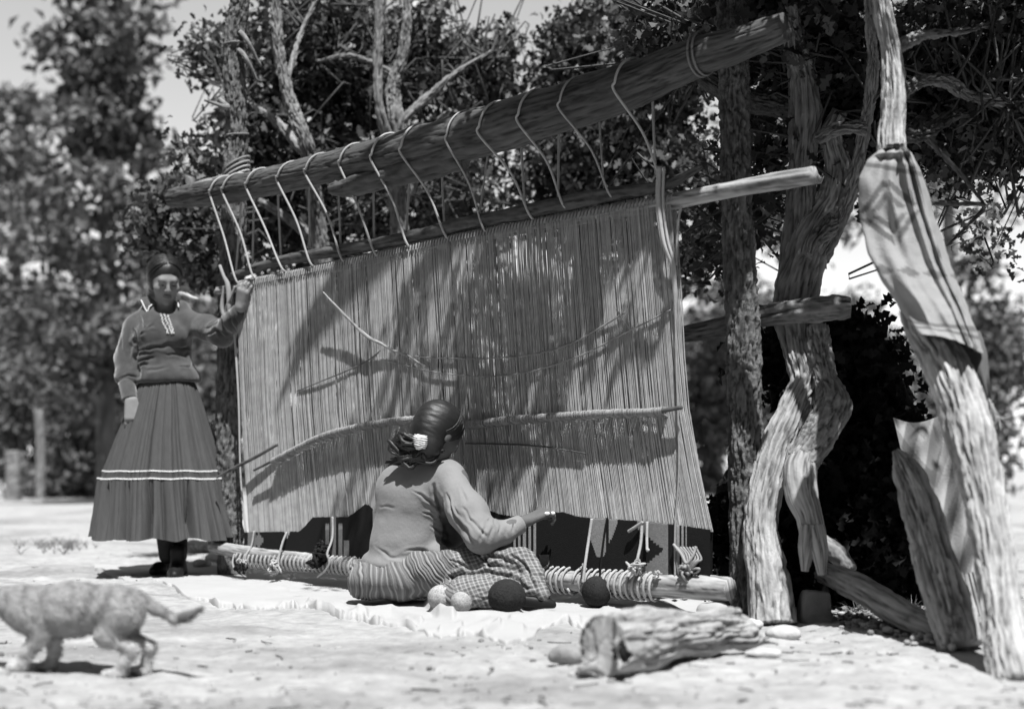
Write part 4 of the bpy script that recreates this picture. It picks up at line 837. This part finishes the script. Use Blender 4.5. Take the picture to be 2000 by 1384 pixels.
# ------------------------------------------------------------------ people
def unit(a): a = np.asarray(a, float); return a/np.linalg.norm(a)
def hand(Wp, d, n, s, curl=(.35, .45, .5), sc=1., spread=.08, thumb=.5):
    """palm, four fingers of unequal length and a thumb leaving the side of the palm; d forward, n back of the hand, s thumb side"""
    Wp = np.asarray(Wp, float); d = unit(d); n = unit(np.asarray(n)-d*np.dot(n, d)); s = unit(np.asarray(s)-d*np.dot(s, d)-n*np.dot(s, n)); pr = []
    for o_ in (-.024, -.008, .008, .024): pr.append(cap(Wp+s*o_*.6*sc, Wp+(d*.078+s*o_)*sc, .014*sc, .0115*sc, .012))
    for i_, (o_, ln) in enumerate(((.027, .070), (.009, .079), (-.009, .073), (-.026, .057))):
        b = Wp+(d*(.080-.003*abs(i_-1))+s*o_)*sc; dr = unit(d+s*spread*(1.2-i_*.8)); an = 0; r0 = .0088
        for j_, (fr, c_) in enumerate(zip((.45, .30, .25), curl)):
            an += c_*(1+.12*i_); dd = dr*math.cos(an)-n*math.sin(an); e = b+dd*ln*fr*sc; pr.append(cap(b, e, r0*sc, (r0-.0008)*sc, .0035)); b = e; r0 -= .0008
    b = Wp+(d*.018+s*.022-n*.006)*sc; e = b+(d*.034+s*.022-n*.008*(1+thumb))*sc; g_ = e+(d*.026+s*.002-n*.016*thumb)*sc; h_ = g_+(d*.018-s*.006-n*.010*thumb)*sc
    pr += [cap(b, e, .014*sc, .0105*sc, .010), cap(e, g_, .0105*sc, .0095*sc, .004), cap(g_, h_, .0095*sc, .008*sc, .004)]
    return pr
def head(c, fwd, upv, s=1.):
    fw = unit(fwd); u = unit(np.asarray(upv)-fw*np.dot(upv, fw)); r_ = np.cross(fw, u); B = np.stack([r_, -fw, u], 1)    # local x right, y back, z up
    T = lambda p: np.asarray(c)+B@(np.asarray(p, float)*s)
    E = lambda p, r3, k=.015, op='u': ell(T(p), np.array(r3)*s, B, k, op)
    C_ = lambda p, q, a, b, k=.008, op='u': cap(T(p), T(q), a*s, b*s, k, op)
    pr = [E((0,.012,.035),(.071,.088,.078)), E((0,-.030,-.012),(.060,.058,.078),.03), E((0,-.040,-.075),(.040,.040,.034),.03), C_((0,-.080,-.088),(0,-.078,-.090),.014,.014,.02),
          C_((-.03,-.078,.026),(.03,-.078,.026),.012,.012,.015), C_((0,-.088,.018),(0,-.104,-.020),.007,.011,.008), E((-.010,-.096,-.024),(.008,.009,.007),.006), E((.010,-.096,-.024),(.008,.009,.007),.006),
          E((-.040,-.066,-.020),(.022,.018,.020),.02), E((.040,-.066,-.020),(.022,.018,.020),.02),
          E((-.030,-.094,.003),(.016,.009,.009),.008,'s'), E((.030,-.094,.003),(.016,.009,.009),.008,'s'), E((-.030,-.079,.003),(.013,.007,.008),.004), E((.030,-.079,.003),(.013,.007,.008),.004),
          E((0,-.084,-.050),(.022,.010,.006),.004), E((0,-.082,-.061),(.018,.011,.006),.004), E((-.072,.0,-.005),(.010,.018,.030),.006), E((.072,.0,-.005),(.010,.018,.030),.006)]
    return pr, T, B
def surf(v, px, py, rad=5.):
    q = proj(v); m = np.where((np.abs(q[:,0]-px) < rad) & (np.abs(q[:,1]-py) < rad))[0]
    if len(m) == 0: m = np.where(((q-[px, py])**2).sum(1) < (rad*4)**2)[0]
    if len(m) == 0: m = np.array([np.argmin(((q-[px, py])**2).sum(1))])
    return v[m[np.argmin(v[m,1])]].copy()
# ---- standing woman
YS = 6.2
def q6(px, py, dy=0.): return P(px, py, YS+dy)
base = q6(330, 1118); base[2] = 0
w1 = thing('person', base, 'woman in dark collared blouse and long skirt standing, one hand on the warp beam', 'person')
hc = q6(322, 549, -.02); fwd = unit((.42, -.90, -.42)); 
hp_, T1, B1 = head(hc, fwd, (.06, -.15, 1), .93)
sh_r, el_r, wr_r = q6(264, 640), q6(246, 705, .02), q6(256, 778, -.09)     # her right arm, at the left of the picture
sh_l, el_l, wr_l = q6(374, 632), q6(434, 652, -.12), P(470, 600, 5.93)
pr = hp_+[cap(q6(324, 575, .02), q6(322, 610, .03), .045, .05, .03), cap(q6(274, 640, .03), q6(364, 638, .03), .045, .045, .05), cap(q6(318, 650, .03), q6(318, 740, .03), .07, .07, .05), cap(q6(318, 740), q6(322, 800), .09, .09),
  cap(sh_r, el_r, .042, .034), cap(el_r, wr_r, .034, .022), cap(sh_l, el_l, .042, .034), cap(el_l, wr_l, .034, .022),
  cap(q6(300, 800), q6(326, 1085, -.02), .07, .036), cap(q6(345, 800), q6(350, 1085, .04), .07, .036)]
pr += hand(wr_r+np.array([.004, -.01, -.01]), (.10, -.12, -1), (.25, -1, .1), (1, .2, 0), (.22, .35, .35), 1.06)
hd = unit(L(497, 548, .05)-wr_l)
pr += hand(wr_l, hd, (-.35, -.9, -.1), (1, -.4, .2), (.25, .75, .6), .96, .13, .8)
v, f = sdf(pr, .0046); tb_ = np.ones(len(v)); tb_[v[:,2] < .30] = .12
lipc = T1((0, -.084, -.055)); tb_[np.linalg.norm((v-lipc)/np.array([.02, .03, .009]), axis=1) < 1] = .6
mk('body', v, f, M['skin'], w1, tone=tb_)
for sx in (-.030, .030):
    ve, fe = sdf([ell(T1((sx, -.0865, .001)), (.0105, .004, .003), B1)], .0012); mk('eye', ve, fe, M['hair'], w1)
    ve, fe = sdf([cap(T1((sx*.55, -.092, .021)), T1((sx*1.5, -.080, .022)), .0028, .002)], .0014); mk('eyebrow', ve, fe, M['hair'], w1)
hr = [ell(T1((0, .020, .042)), np.array((.082, .098, .085))*.95, B1),
      ell(T1((-.062, .025, -.01)), (.018, .045, .04), B1, .03), ell(T1((.060, .025, -.01)), (.018, .045, .04), B1, .03), cap(T1((0, .085, -.02)), T1((-.01, .075, -.085)), .045, .035, .03), cap(T1((0, -.10, .09)), T1((0, .03, .135)), .003, .003, .01, 's'), ell(T1((0, -.100, -.022)), np.array((.066, .070, .076))*.95, B1, .012, 's')]
v, f = sdf(hr, .004); N_ = vnormals(v, f); lo = (v-hc)@B1; v = v+N_*(.0010*fbm(lo*np.array([110, 30, 45]), 2, 3))[:,None]; mk('hair', v, f, M['hair'], w1)
bp_ = [cap(q6(276, 634, .03), q6(362, 632, .03), .054, .054, .05), cap(q6(294, 606, .02), q6(352, 604, .02), .043, .043, .04), ell(q6(316, 655, .01), (.142, .108, .13), k=.05), ell(q6(318, 705, .01), (.134, .105, .12), k=.05), ell(q6(326, 738, .01), (.158, .130, .080), k=.04),
  ell(q6(290, 655, -.06), (.05, .045, .05), k=.04), ell(q6(345, 655, -.06), (.05, .045, .05), k=.04),
  cap(sh_r, q6(248, 700, .02), .052, .052, .035), cap(q6(248, 700, .02), q6(247, 738, -.03), .052, .050, .03), cap(q6(246, 738, -.03), q6(250, 752, -.05), .052, .036, .02),
  cap(sh_l, q6(405, 640, -.05), .053, .054, .035), cap(q6(405, 640, -.05), el_l, .054, .056, .03), cap(el_l, P(466, 612, 5.96), .056, .040, .03),
  cap(q6(324, 560, -.02), q6(323, 600, -.03), .046, .048, .01, 's'), half(q6(322, 748, 0), (.03, 0, -1), .006)]
v, f = sdf(bp_, .005)
v = creases(v, f, [([(271,685),(300,679),(335,676)],2.2,.008),([(344,679),(374,679)],2,.006),([(270,693),(300,689)],2,.006),([(270,706),(302,697)],2.2,.008),([(269,714),(292,711)],2,.006),([(350,714),(378,713)],2,.006),([(271,614),(276,628),(279,640)],2,.005),([(273,653),(284,649)],2,.006),([(286,642),(300,632)],2,.006),([(280,640),(292,628)],2,.004),
  ([(398,640),(430,628)],2.2,.007),([(400,655),(425,645),(440,660)],2.4,.008),([(432,615),(436,640),(452,662)],2.4,.009),([(446,606),(450,630),(462,650)],2.2,.008),([(458,602),(462,622),(472,636)],2,.006),([(236,655),(242,700)],2.4,.004),([(230,738),(250,732),(266,738)],2,.006),([(262,640),(268,690),(268,735)],2.6,.012),([(378,660),(380,690)],2.5,.008),([(320,690),(376,693)],2,.004),([(285,722),(330,718)],2,.004)], .0035, 11, 3)
mk('blouse', v, f, M['velvet'], w1, tone=1+.25*fbm(v*16, 3, 5)); vb1 = v
v, f, tn = tube([q6(248, 748, -.05), q6(251, 765, -.07), q6(254, 781, -.085)], [.040, .037, .036], seg=28, n=14); mk('cuff', v, f, M['velvet'], w1, tone=tn*1.2)
for x0, x1, n_ in ((313, 327, 12), (320, 334, 12), (326.5, 340.5, 12)):
    mbt = MB()
    for k in range(n_*2):
        u = k/(n_*2-1.); p = surf(vb1, x0+(x1-x0)*u, 603+47*u, 2.5); p[1] -= .002; add_tube(mbt, [p-[.0032, 0, 0], p+[.0032, 0, 0]], [.0022], seg=6, n=3)
    v, f, t_ = mbt.get(); mk('button_row', v, f, M['trim'], w1, kind='stuff')
def plate(poly, m, name, parent, thick=.004, tone=1.):
    top = [np.array(p) for p in poly]; n = len(top); bt = [p+np.array([0, thick, 0]) for p in top]; vv = top+bt; ff = [tuple(range(n)), tuple(range(2*n-1, n-1, -1))]+[(i_, (i_+1) % n+0, (i_+1) % n+n, i_+n)[::-1] for i_ in range(n)]
    return mk(name, np.array(vv), ff, M[m], parent, tone=np.full(2*n, tone), smooth=False)
for poly, edge_ in (([(276,586),(281,578),(291,576),(300,585),(307,592),(297,595),(292,599),(287,608)], [0,7,6,5]), ([(330,589),(336,585),(344,586),(348,592),(349,600),(342,594),(335,593)], [0,1,2,3,4])):
    pp3 = [surf(vb1, a, b, 4)+np.array([0, -.006, 0]) for a, b in poly]; ym = np.median([p[1] for p in pp3]); pp3 = [np.array([p[0], max(min(p[1], ym+.02), ym-.02), p[2]]) for p in pp3]
    pp3 = [P(a, b, p[1]) for (a, b), p in zip(poly, pp3)]; plate(pp3, 'velvet', 'collar', w1, tone=1.2)
    v, f, tn = tube([pp3[k]+np.array([0, -.002, 0]) for k in edge_], [.003], seg=8, n=24); mk('collar_trim', v, f, M['trim'], w1)
# skirt
nA, nZ = 900, 130; Vk = []; pw = R.random()*6
YSK = [(738,326,.118),(760,326,.142),(800,324,.176),(860,321,.222),(920,320,.268),(932,320,.272),(960,321,.282),(1000,324,.296),(1050,327,.318)]
zs = np.linspace(738, 1050, nZ); cxs = np.interp(zs, [a for a,b,c in YSK], [b for a,b,c in YSK]); rs_ = np.interp(zs, [a for a,b,c in YSK], [c for a,b,c in YSK])
an = np.linspace(0, 2*math.pi, nA, endpoint=False); nz1 = vnoise(np.stack([np.cos(an)*6, np.sin(an)*6, an*0], -1), 3); nz2 = vnoise(np.stack([np.cos(an)*9, np.sin(an)*9, an*0+7], -1), 4)
for j_, zz in enumerate(zs):
    t = (zz-738)/312.; lower = max(0, (zz-932)/118.)
    a1 = an*46+nz1*7+t*.6*nz2; a2 = an*23+nz2*5+nz1*3*lower+t*1.2*nz2
    pl1 = (1-np.abs(np.sin(a1/2)))**1.6*(.010+.012*t)*(1-.7*lower)*(.6+.8*np.abs(nz1)); pl2 = (1-np.abs(np.sin(a2/2)))**1.3*(.008*t+.085*lower**.6)*(.45+1.1*np.abs(nz2))-.016*(lower > 0)
    big = .022*t*np.sin(an*7+nz1*3+t)
    r_ = rs_[j_]+.012*t-pl1-pl2+big; c = q6(cxs[j_], zz, .0)
    hem = .012*nz1*t**3
    Vk.append(np.stack([c[0]+np.cos(an)*r_, c[1]+np.sin(an)*r_*.80, np.full(nA, c[2])+hem-lower*.0-.0*an], -1))
Vk = np.array(Vk).reshape(-1, 3); i = np.arange(nZ-1)[:,None]*nA; j = np.arange(nA)[None]; j2 = (j+1) % nA; fk = np.stack([i+j, i+nA+j, i+nA+j2, i+j2], -1).reshape(-1, 4)
zf = (zs[:-1]+zs[1:])/2
band = 0
mk('skirt', Vk, fk, M['skirt'], w1, tone=np.repeat(np.where(zs > 932, 1.08, 1.), nA))
for zb_ in (919, 934):
    jj = int(np.argmin(np.abs(zs-zb_))); ring = Vk.reshape(nZ, nA, 3)[jj]; c = ring.mean(0); o_ = ring+(ring-c)/np.linalg.norm(ring-c, axis=1)[:,None]*.002; lo_ = o_-[0, 0, .003]; lo_ = lo_+(ring-c)*.006
    vv = np.concatenate([o_+[0, 0, .003], lo_]); a = np.arange(nA); b = (a+1) % nA; mk('braid_trim', vv, np.stack([a, a+nA, b+nA, b], -1), M['trim'], w1)
for (px, py, dy, tx) in ((345, 1118, -.12, .15), (322, 1106, .06, -.25)):
    c = q6(px, py, dy); c[2] = float(H(c[0], c[1]))+.022; d_ = unit((tx, -1, 0)); pr = [cap(c+d_*-.08+[0, 0, .01], c+d_*.06+[0, 0, .004], .034, .034, .02), cap(c+d_*.06, c+d_*.10, .033, .024, .02), cap(c+d_*-.07, c+d_*-.06+[0, 0, .10], .036, .036, .03), half(c-[0, 0, .02], (0, 0, -1))]
    v, f = sdf(pr, .005); mk('shoe', v, f, M['shoe'], w1)

def strands(C, B, ax3, starts, ends, r_, m, name, parent, lift=1.02, via=None, n=14, tone=1.):
    mb = MB(); ax3 = np.array(ax3)
    for a, b in zip(starts, ends):
        a = unit(np.array(a)/ax3); b = unit(np.array(b)/ax3); om = math.acos(max(-1, min(1, float(a@b)))); pts_ = []
        for t in np.linspace(0, 1, 8):
            d = (math.sin((1-t)*om)*a+math.sin(t*om)*b)/max(math.sin(om), 1e-3) if om > .05 else a; d = unit(d)
            pts_.append(np.asarray(C)+B@(d*ax3*(lift+.012*math.sin(t*3.1)+NR.normal()*.003)))
        add_tube(mb, pts_, [r_*.6, r_, r_, r_*.7], seg=5, n=n, caps=False)
    mb.build(name, M[m], parent, kind='stuff')
sa_, sb_ = [], []
for k in range(240):
    s_ = 1 if k % 2 else -1; y_ = -.085+.16*NR.rand(); sa_.append((s_*.004, y_, .08)); sb_.append((s_*(.058+.014*NR.rand()), .02+.05*NR.rand()+y_*.35, -.045+.05*NR.rand()))
strands(T1((0, .018, .040)), B1, np.array((.083, .100, .088))*.95, sa_, sb_, .0022, 'hair', 'hair_strands', w1, lift=1.01)
# ---- seated weaver
def q4(px, py, yy=4.85): return P(px, py, yy)
base = q4(800, 1170, 4.8); base[2] = 0
w2 = thing('person', base, 'weaver in checked skirt seated on the canvas, back turned, dark hair tied in white', 'person')
hc = q4(856, 846, 4.80); fwd = unit((.72, .62, -.50)); hp_, T2, B2 = head(hc, fwd, (.30, .15, 1), .90)
shr, elr, wrr = q4(888, 938, 4.77), q4(948, 1046, 4.60), q4(1030, 1016, 4.68)
shl, ell_, wrl = q4(812, 930, 4.96), q4(880, 1045, 4.96), q4(930, 1030, 4.86)
pr = hp_+[cap(q4(845, 880, 4.83), q4(832, 915, 4.86), .042, .05, .03), cap(shr, shl, .05, .05, .04), cap(q4(825, 940, 4.87), q4(795, 1090, 4.88), .08, .09, .05), ell(q4(785, 1125, 4.87), (.12, .10, .07), k=.05),
  cap(shr, elr, .040, .032), cap(elr, wrr, .033, .021), cap(shl, ell_, .040, .032), cap(ell_, wrl, .033, .021), cap(q4(800, 1130, 4.82), q4(1000, 1112, 4.62), .06, .04), cap(q4(1000, 1118, 4.62), q4(920, 1150, 4.58), .04, .028), cap(q4(800, 1130, 4.92), q4(980, 1130, 4.84), .06, .045)]
hd = unit(q4(1092, 986, 4.74)-wrr); pr += hand(wrr+hd*.005, hd, (-.15, -.35, .9), (-.2, .6, .5), (.55, .75, .6), .95, .05, .9)
pr += hand(wrl, (.8, -.1, .2), (0, -.3, .9), (0, 1, 0), (.4, .6, .5), .9)
v, f = sdf(pr, .0046); mk('body', v, f, M['skin'], w2, tone=np.full(len(v), .5))
wd_ = wrr+hd*.005; 
for px, py in ((1079, 986), (1083, 997)):
    c = surf(v, px, py, 5); v_, f_ = sdf([ell(c, (.010, .006, .0065))], .0018); mk('ring', v_, f_, M['ring'], w2)
hr = [ell(T2((0, .018, .040)), np.array((.083, .100, .088))*.92, B2), ell(T2((0, .05, -.02)), np.array((.078, .065, .065))*.92, B2, .03), ell(T2((0, -.115, -.035)), np.array((.072, .072, .075))*.92, B2, .01, 's'),
      cap(q4(838, 872, 4.74), q4(820, 885, 4.74), .045, .030, .03)]
v, f = sdf(hr, .0038); N_ = vnormals(v, f); lo = (v-hc)@B2; v = v+N_*(.0010*fbm(lo*np.array([40, 25, 120]), 2, 3))[:,None]; mk('hair', v, f, M['hair'], w2)
tl_ = B2.T@(q4(822, 866, 4.76)-T2((0, .018, .040))); sa_, sb_ = [], []
for k in range(330):
    a = NR.rand()*6.28; sa_.append((math.cos(a)*.075, -.055+.03*NR.rand()-.02*abs(math.sin(a)), .045+math.sin(a)*.055)); sb_.append(tl_+NR.normal(size=3)*.012)
strands(T2((0, .018, .040)), B2, np.array((.085, .103, .090))*.92, sa_, sb_, .0019, 'hair', 'hair_strands', w2, lift=1.02)
hb_ = MB()
for k in range(70):   # loose club of hair gathered under the tie
    a = q4(822, 872, 4.735)+NR.normal(size=3)*.009
    if k % 3: e = [a+np.array([-.030-.03*NR.rand(), -.01, .005+.02*NR.normal()]), q4(782+NR.normal()*8, 862+NR.normal()*8, 4.74), q4(778+NR.normal()*6, 880, 4.735), q4(800+NR.normal()*12, 893+NR.normal()*5, 4.725)]
    else: e = [a+np.array([-.005, -.012, -.03]), q4(812+NR.normal()*14, 900+NR.normal()*5, 4.73), q4(770+NR.normal()*12, 902+NR.normal()*5, 4.76)]
    add_tube(hb_, [a]+e, [.007, .008, .007, .003], seg=6, n=16)
for k in range(36):
    a = q4(808+NR.normal()*12, 893+NR.normal()*6, 4.722); add_tube(hb_, [a, q4(835+NR.normal()*5, 890+NR.normal()*6, 4.722), q4(857+NR.normal()*5, 880+NR.normal()*5, 4.74)], [.008, .007, .004], seg=6, n=12)
v, f, t_ = hb_.get(); mk('tied_hair', v, f, M['hair'], w2)
c = q4(821, 862, 4.695); v, f = sdf([cap(c+[-.012, 0, .013], c+[.013, 0, .012], .014, .012, .008), cap(c+[-.006, 0, -.012], c+[.009, 0, -.012], .015, .014, .02)], .0022); v = v+vnormals(v, f)*(.0022*np.sin(v[:,2]*900+v[:,0]*150+2*vnoise(v*60, 3)))[:,None]; mk('hair_tie', v, f, M['trim'], w2)
el2 = q4(948, 1050, 4.60)
bp_ = [cap(q4(800, 926, 4.84), q4(872, 924, 4.80), .050, .052, .05), ell(q4(818, 955, 4.85), (.142, .11, .10), rot((0, 1, 0), -.1), .05), ell(q4(800, 1010, 4.86), (.122, .11, .13), k=.05), ell(q4(790, 1065, 4.86), (.125, .12, .11), k=.05), ell(q4(784, 1100, 4.85), (.135, .125, .055), k=.03), ell(q4(768, 950, 4.88), (.055, .06, .07), k=.04),
  ell(q4(722, 1096, 4.87), (.03, .05, .03), k=.02), ell(q4(855, 1080, 4.80), (.04, .05, .035), k=.03),
  cap(q4(880, 938, 4.77), q4(915, 1000, 4.68), .056, .059, .05), cap(q4(915, 1000, 4.68), q4(943, 1046, 4.61), .060, .054, .05), cap(q4(940, 1046, 4.61), q4(982, 1040, 4.64), .052, .040, .04), cap(q4(982, 1040, 4.64), q4(1018, 1022, 4.675), .040, .034, .02),
  cap(shl, ell_, .055, .045, .04), cap(ell_, wrl, .044, .03, .02), cap(q4(846, 870, 4.82), q4(842, 898, 4.84), .045, .048, .01, 's'), half(q4(785, 1107, 4.85), (-.02, 0, -1), .006), half(q4(1019, 1021, 4.676), hd, .004)]
v, f = sdf(bp_, .0042)
v = creases(v, f, [([(808,957),(842,977),(861,996)],2.2,.006),([(848,948),(858,990),(871,1050)],3.2,.016),([(872,965),(884,1000),(905,1035),(925,1062)],2.4,.009),([(905,990),(918,1015),(938,1040)],2.2,.005),([(886,985),(900,1010)],2,.004),([(930,1030),(950,1050)],2,.005),([(960,1030),(955,1055)],2,.004),([(975,1024),(974,1045)],1.8,.004),([(1000,1022),(1002,1040)],1.8,.004),([(840,1024),(870,1046)],2.4,.008),([(785,1080),(821,1074),(845,1075)],2.2,.005),([(826,998),(855,1010)],2.2,.006),([(850,1040),(868,1060),(880,1064)],2.4,.008),([(962,1012),(966,1024)],1.6,.004),([(952,1012),(954,1022)],1.6,.004),([(985,1030),(990,1050)],2,.003),([(900,950),(912,980)],2.5,.004),([(745,985),(770,990)],2,.002),([(862,1010),(850,1000)],2,.005),([(930,1060),(945,1035),(950,1020)],2.4,.005),([(735,1070),(760,1085),(800,1090)],3,.004),([(780,1100),(850,1098),(870,1085)],2.6,.005)], .004, 8, 13)
mk('blouse', v, f, M['blouse'], w2, tone=1+.08*fbm(v*10, 2, 5))
sp_ = [ell(q4(772, 1128, 4.86), (.172, .155, .085), k=.05), ell(q4(735, 1140, 4.88), (.10, .11, .065), k=.04), cap(q4(810, 1122, 4.78), q4(905, 1112, 4.68), .085, .070, .05), cap(q4(905, 1112, 4.68), q4(1018, 1098, 4.60), .065, .052, .04), cap(q4(1018, 1100, 4.60), q4(1040, 1120, 4.57), .048, .040, .03), cap(q4(1040, 1125, 4.56), q4(1062, 1162, 4.50), .034, .022, .03),
  ell(q4(950, 1158, 4.56), (.150, .085, .062), k=.03), ell(q4(890, 1165, 4.60), (.08, .09, .055), k=.03), cap(q4(800, 1130, 4.95), q4(990, 1118, 4.82), .08, .055, .04), cap(q4(960, 1125, 4.62), q4(1035, 1150, 4.52), .045, .03, .02),
  cap(q4(930, 1118, 4.50), q4(1000, 1112, 4.46), .008, .010, .02, 's'), half((0, 0, .016), (0, 0, -1), .01)]
v, f = sdf(sp_, .0030); N_ = vnormals(v, f); q = proj(v)
hipm = np.clip((905-q[:,0])/40, 0, 1); ph = (q[:,0]-(q[:,1]-1090)*(.05+.9*np.clip((q[:,0]-730)/170, 0, 1)**1.5))+5*vnoise(v*12, 4)+4*vnoise(v*26, 6); 
dsp = hipm*(.0062*(.7+.8*vnoise(v*15, 12))*(np.abs(np.sin(ph/6.6*math.pi))**.7-.6)+.004*np.sin(ph/31*math.pi)+.003*np.sin(ph/21*math.pi)); thm = np.clip((q[:,0]-890)/40, 0, 1)
fl = fbm(v*np.array([14, 14, 30]), 3, 8); dsp = dsp+thm*(.010*(np.abs(fl)-.35))
v2 = v+N_*dsp[:,None]
v2 = creases(v2, f, [([(930,1098),(960,1088),(1000,1098)],2.5,.010),([(905,1122),(950,1112),(1010,1130),(1028,1150)],2.6,.012),([(935,1082),(960,1100),(985,1105)],2.2,.008),([(1000,1085),(1022,1100),(1035,1125)],2.4,.010),([(870,1150),(880,1128),(915,1114)],2.6,.010),([(1030,1120),(1045,1150)],2.4,.008),([(960,1130),(1000,1140)],2,.006),([(880,1095),(920,1110)],2.4,.008)], 0)
u_ = np.where(hipm > .5, ph/9.5, (v[:,0]*.95+v[:,2]*.45)/.0155); vv_ = np.where(hipm > .5, .6+.0*v[:,0], (v[:,2]*.9-v[:,0]*.25+v[:,1]*.45)/.0155)
mk('skirt', v2, f, M['plaid'], w2, tone=np.full(len(v), 1.), uvw=np.stack([u_, vv_, 0*u_], -1))
for (px, py, yy, dx) in ((1052, 1168, 4.52, 1),):
    c = q4(px, py, yy); c[2] = .045; v, f = sdf([cap(c-[.06, 0, 0], c+[.02, -.01, -.01], .028, .022), cap(c+[.02, -.01, -.01], c+[.045, -.015, -.015], .022, .015), half((0, 0, .018), (0, 0, -1))], .004); mk('shoe', v, f, M['shoe'], w2)

# ------------------------------------------------------------------ cat
YC = 3.25
def qc(px, py, dy=0.): return P(px, py, YC+dy)
def paw(px, dy): c = qc(px, 1300, dy); c[2] = float(H(c[0], c[1]))+.010; return c
pr = [cap(qc(55, 1190), qc(140, 1188), .056, .058, .04), cap(qc(140, 1190), qc(218, 1186), .058, .055, .04), cap(qc(55, 1185), qc(0, 1172, -.01), .040, .032, .03), ell(qc(120, 1200), (.09, .040, .040), k=.03), ell(qc(240, 1192, -.025), (.040, .026, .050), rot((0, 1, 0), .3), .03), ell(qc(245, 1192, .03), (.038, .025, .048), rot((0, 1, 0), .3), .03)]
for (h_, k_, ho, pa, dy) in (((240,1200),(208,1240),(258,1266),226,-.03), ((246,1200),(240,1240),(292,1262),282,.035)):
    a, b, c, d = qc(*h_, dy), qc(*k_, dy), qc(*ho, dy), paw(pa, dy); pr += [cap(a, b, .040, .026, .02), cap(b, c, .026, .015, .015), cap(c, d, .0145, .013, .01), cap(d, d+[-.024, 0, 0], .0145, .012, .01)]
for (h_, k_, ho, pa, dy) in (((52,1200),(78,1240),(52,1272),38,-.03), ((60,1205),(100,1238),(106,1270),96,.03)):
    a, b, c, d = qc(*h_, dy), qc(*k_, dy), qc(*ho, dy), paw(pa, dy); pr += [cap(a, b, .036, .023, .02), cap(b, c, .021, .015, .015), cap(c, d, .0145, .013, .01), cap(d, d+[-.022, 0, 0], .0145, .012, .01)]
tl = [qc(258, 1160), qc(300, 1187), qc(338, 1208, -.01), qc(362, 1204, -.02), qc(392, 1188, -.02)]
for a, b, r0, r1 in zip(tl[:-1], tl[1:], (.017, .013, .011, .010), (.013, .011, .010, .007)): pr.append(cap(a, b, r0, r1, .012))
ch = qc(-48, 1160, -.01); pr += [ell(ch, (.042, .038, .036), k=.02), cap(ch+[-.03, 0, -.010], ch+[-.042, 0, -.014], .020, .014, .02), cap(ch+[.008, -.024, .028], ch+[.004, -.030, .052], .014, .003, .008), cap(ch+[.008, .024, .028], ch+[.004, .030, .052], .014, .003, .008)]
v, f = sdf(pr, .0042); N_ = vnormals(v, f); v = v+N_*(.0025*fbm(v*45, 2, 3))[:,None]; q = proj(v)
st1 = np.sin(q[:,0]*.16+(q[:,1]-1180)*.035+2.2*vnoise(v*16, 7)); t_ = 1-.4*np.clip(st1*.6+.8*fbm(v*22, 2, 31), 0, 1)*np.clip((1250-q[:,1])/60, 0, 1)-.15*np.clip(fbm(v*12, 2, 9), 0, 1); t_ = np.where(v[:,2] < .075, 1.25, t_); t_ = np.where(q[:,0] > 345, .42, t_)
t_ = t_*(.8+.3*np.clip((q[:,1]-1150)/70, 0, 1))

o = thing('cat', (v[:,0].mean(), YC, 0), 'pale tabby cat walking out at the left edge with its tail trailing', 'cat')
mk('body', v, f, M['fur'], o, tone=t_)
N_ = vnormals(v, f); k_ = NR.randint(0, len(v), 26000); pv = v[k_]+NR.normal(size=(len(k_), 3))*.0012; nn = N_[k_]; dr = nn*.45+np.array([.85, 0, -.35])+NR.normal(size=nn.shape)*.22; dr /= np.linalg.norm(dr, axis=1)[:,None]
sd = np.cross(dr, nn); sd /= np.linalg.norm(sd, axis=1)[:,None]+1e-6; ln = (.006+.008*NR.rand(len(k_)))[:,None]; hv = np.stack([pv-sd*.0007, pv+sd*.0007, pv+dr*ln], 1).reshape(-1, 3)
mk('fur', hv, np.arange(len(k_))[:,None]*3+np.arange(3)[None], M['fur'], o, tone=np.repeat(t_[k_]*(.75+.5*NR.rand(len(k_))), 3), smooth=False, kind='stuff')
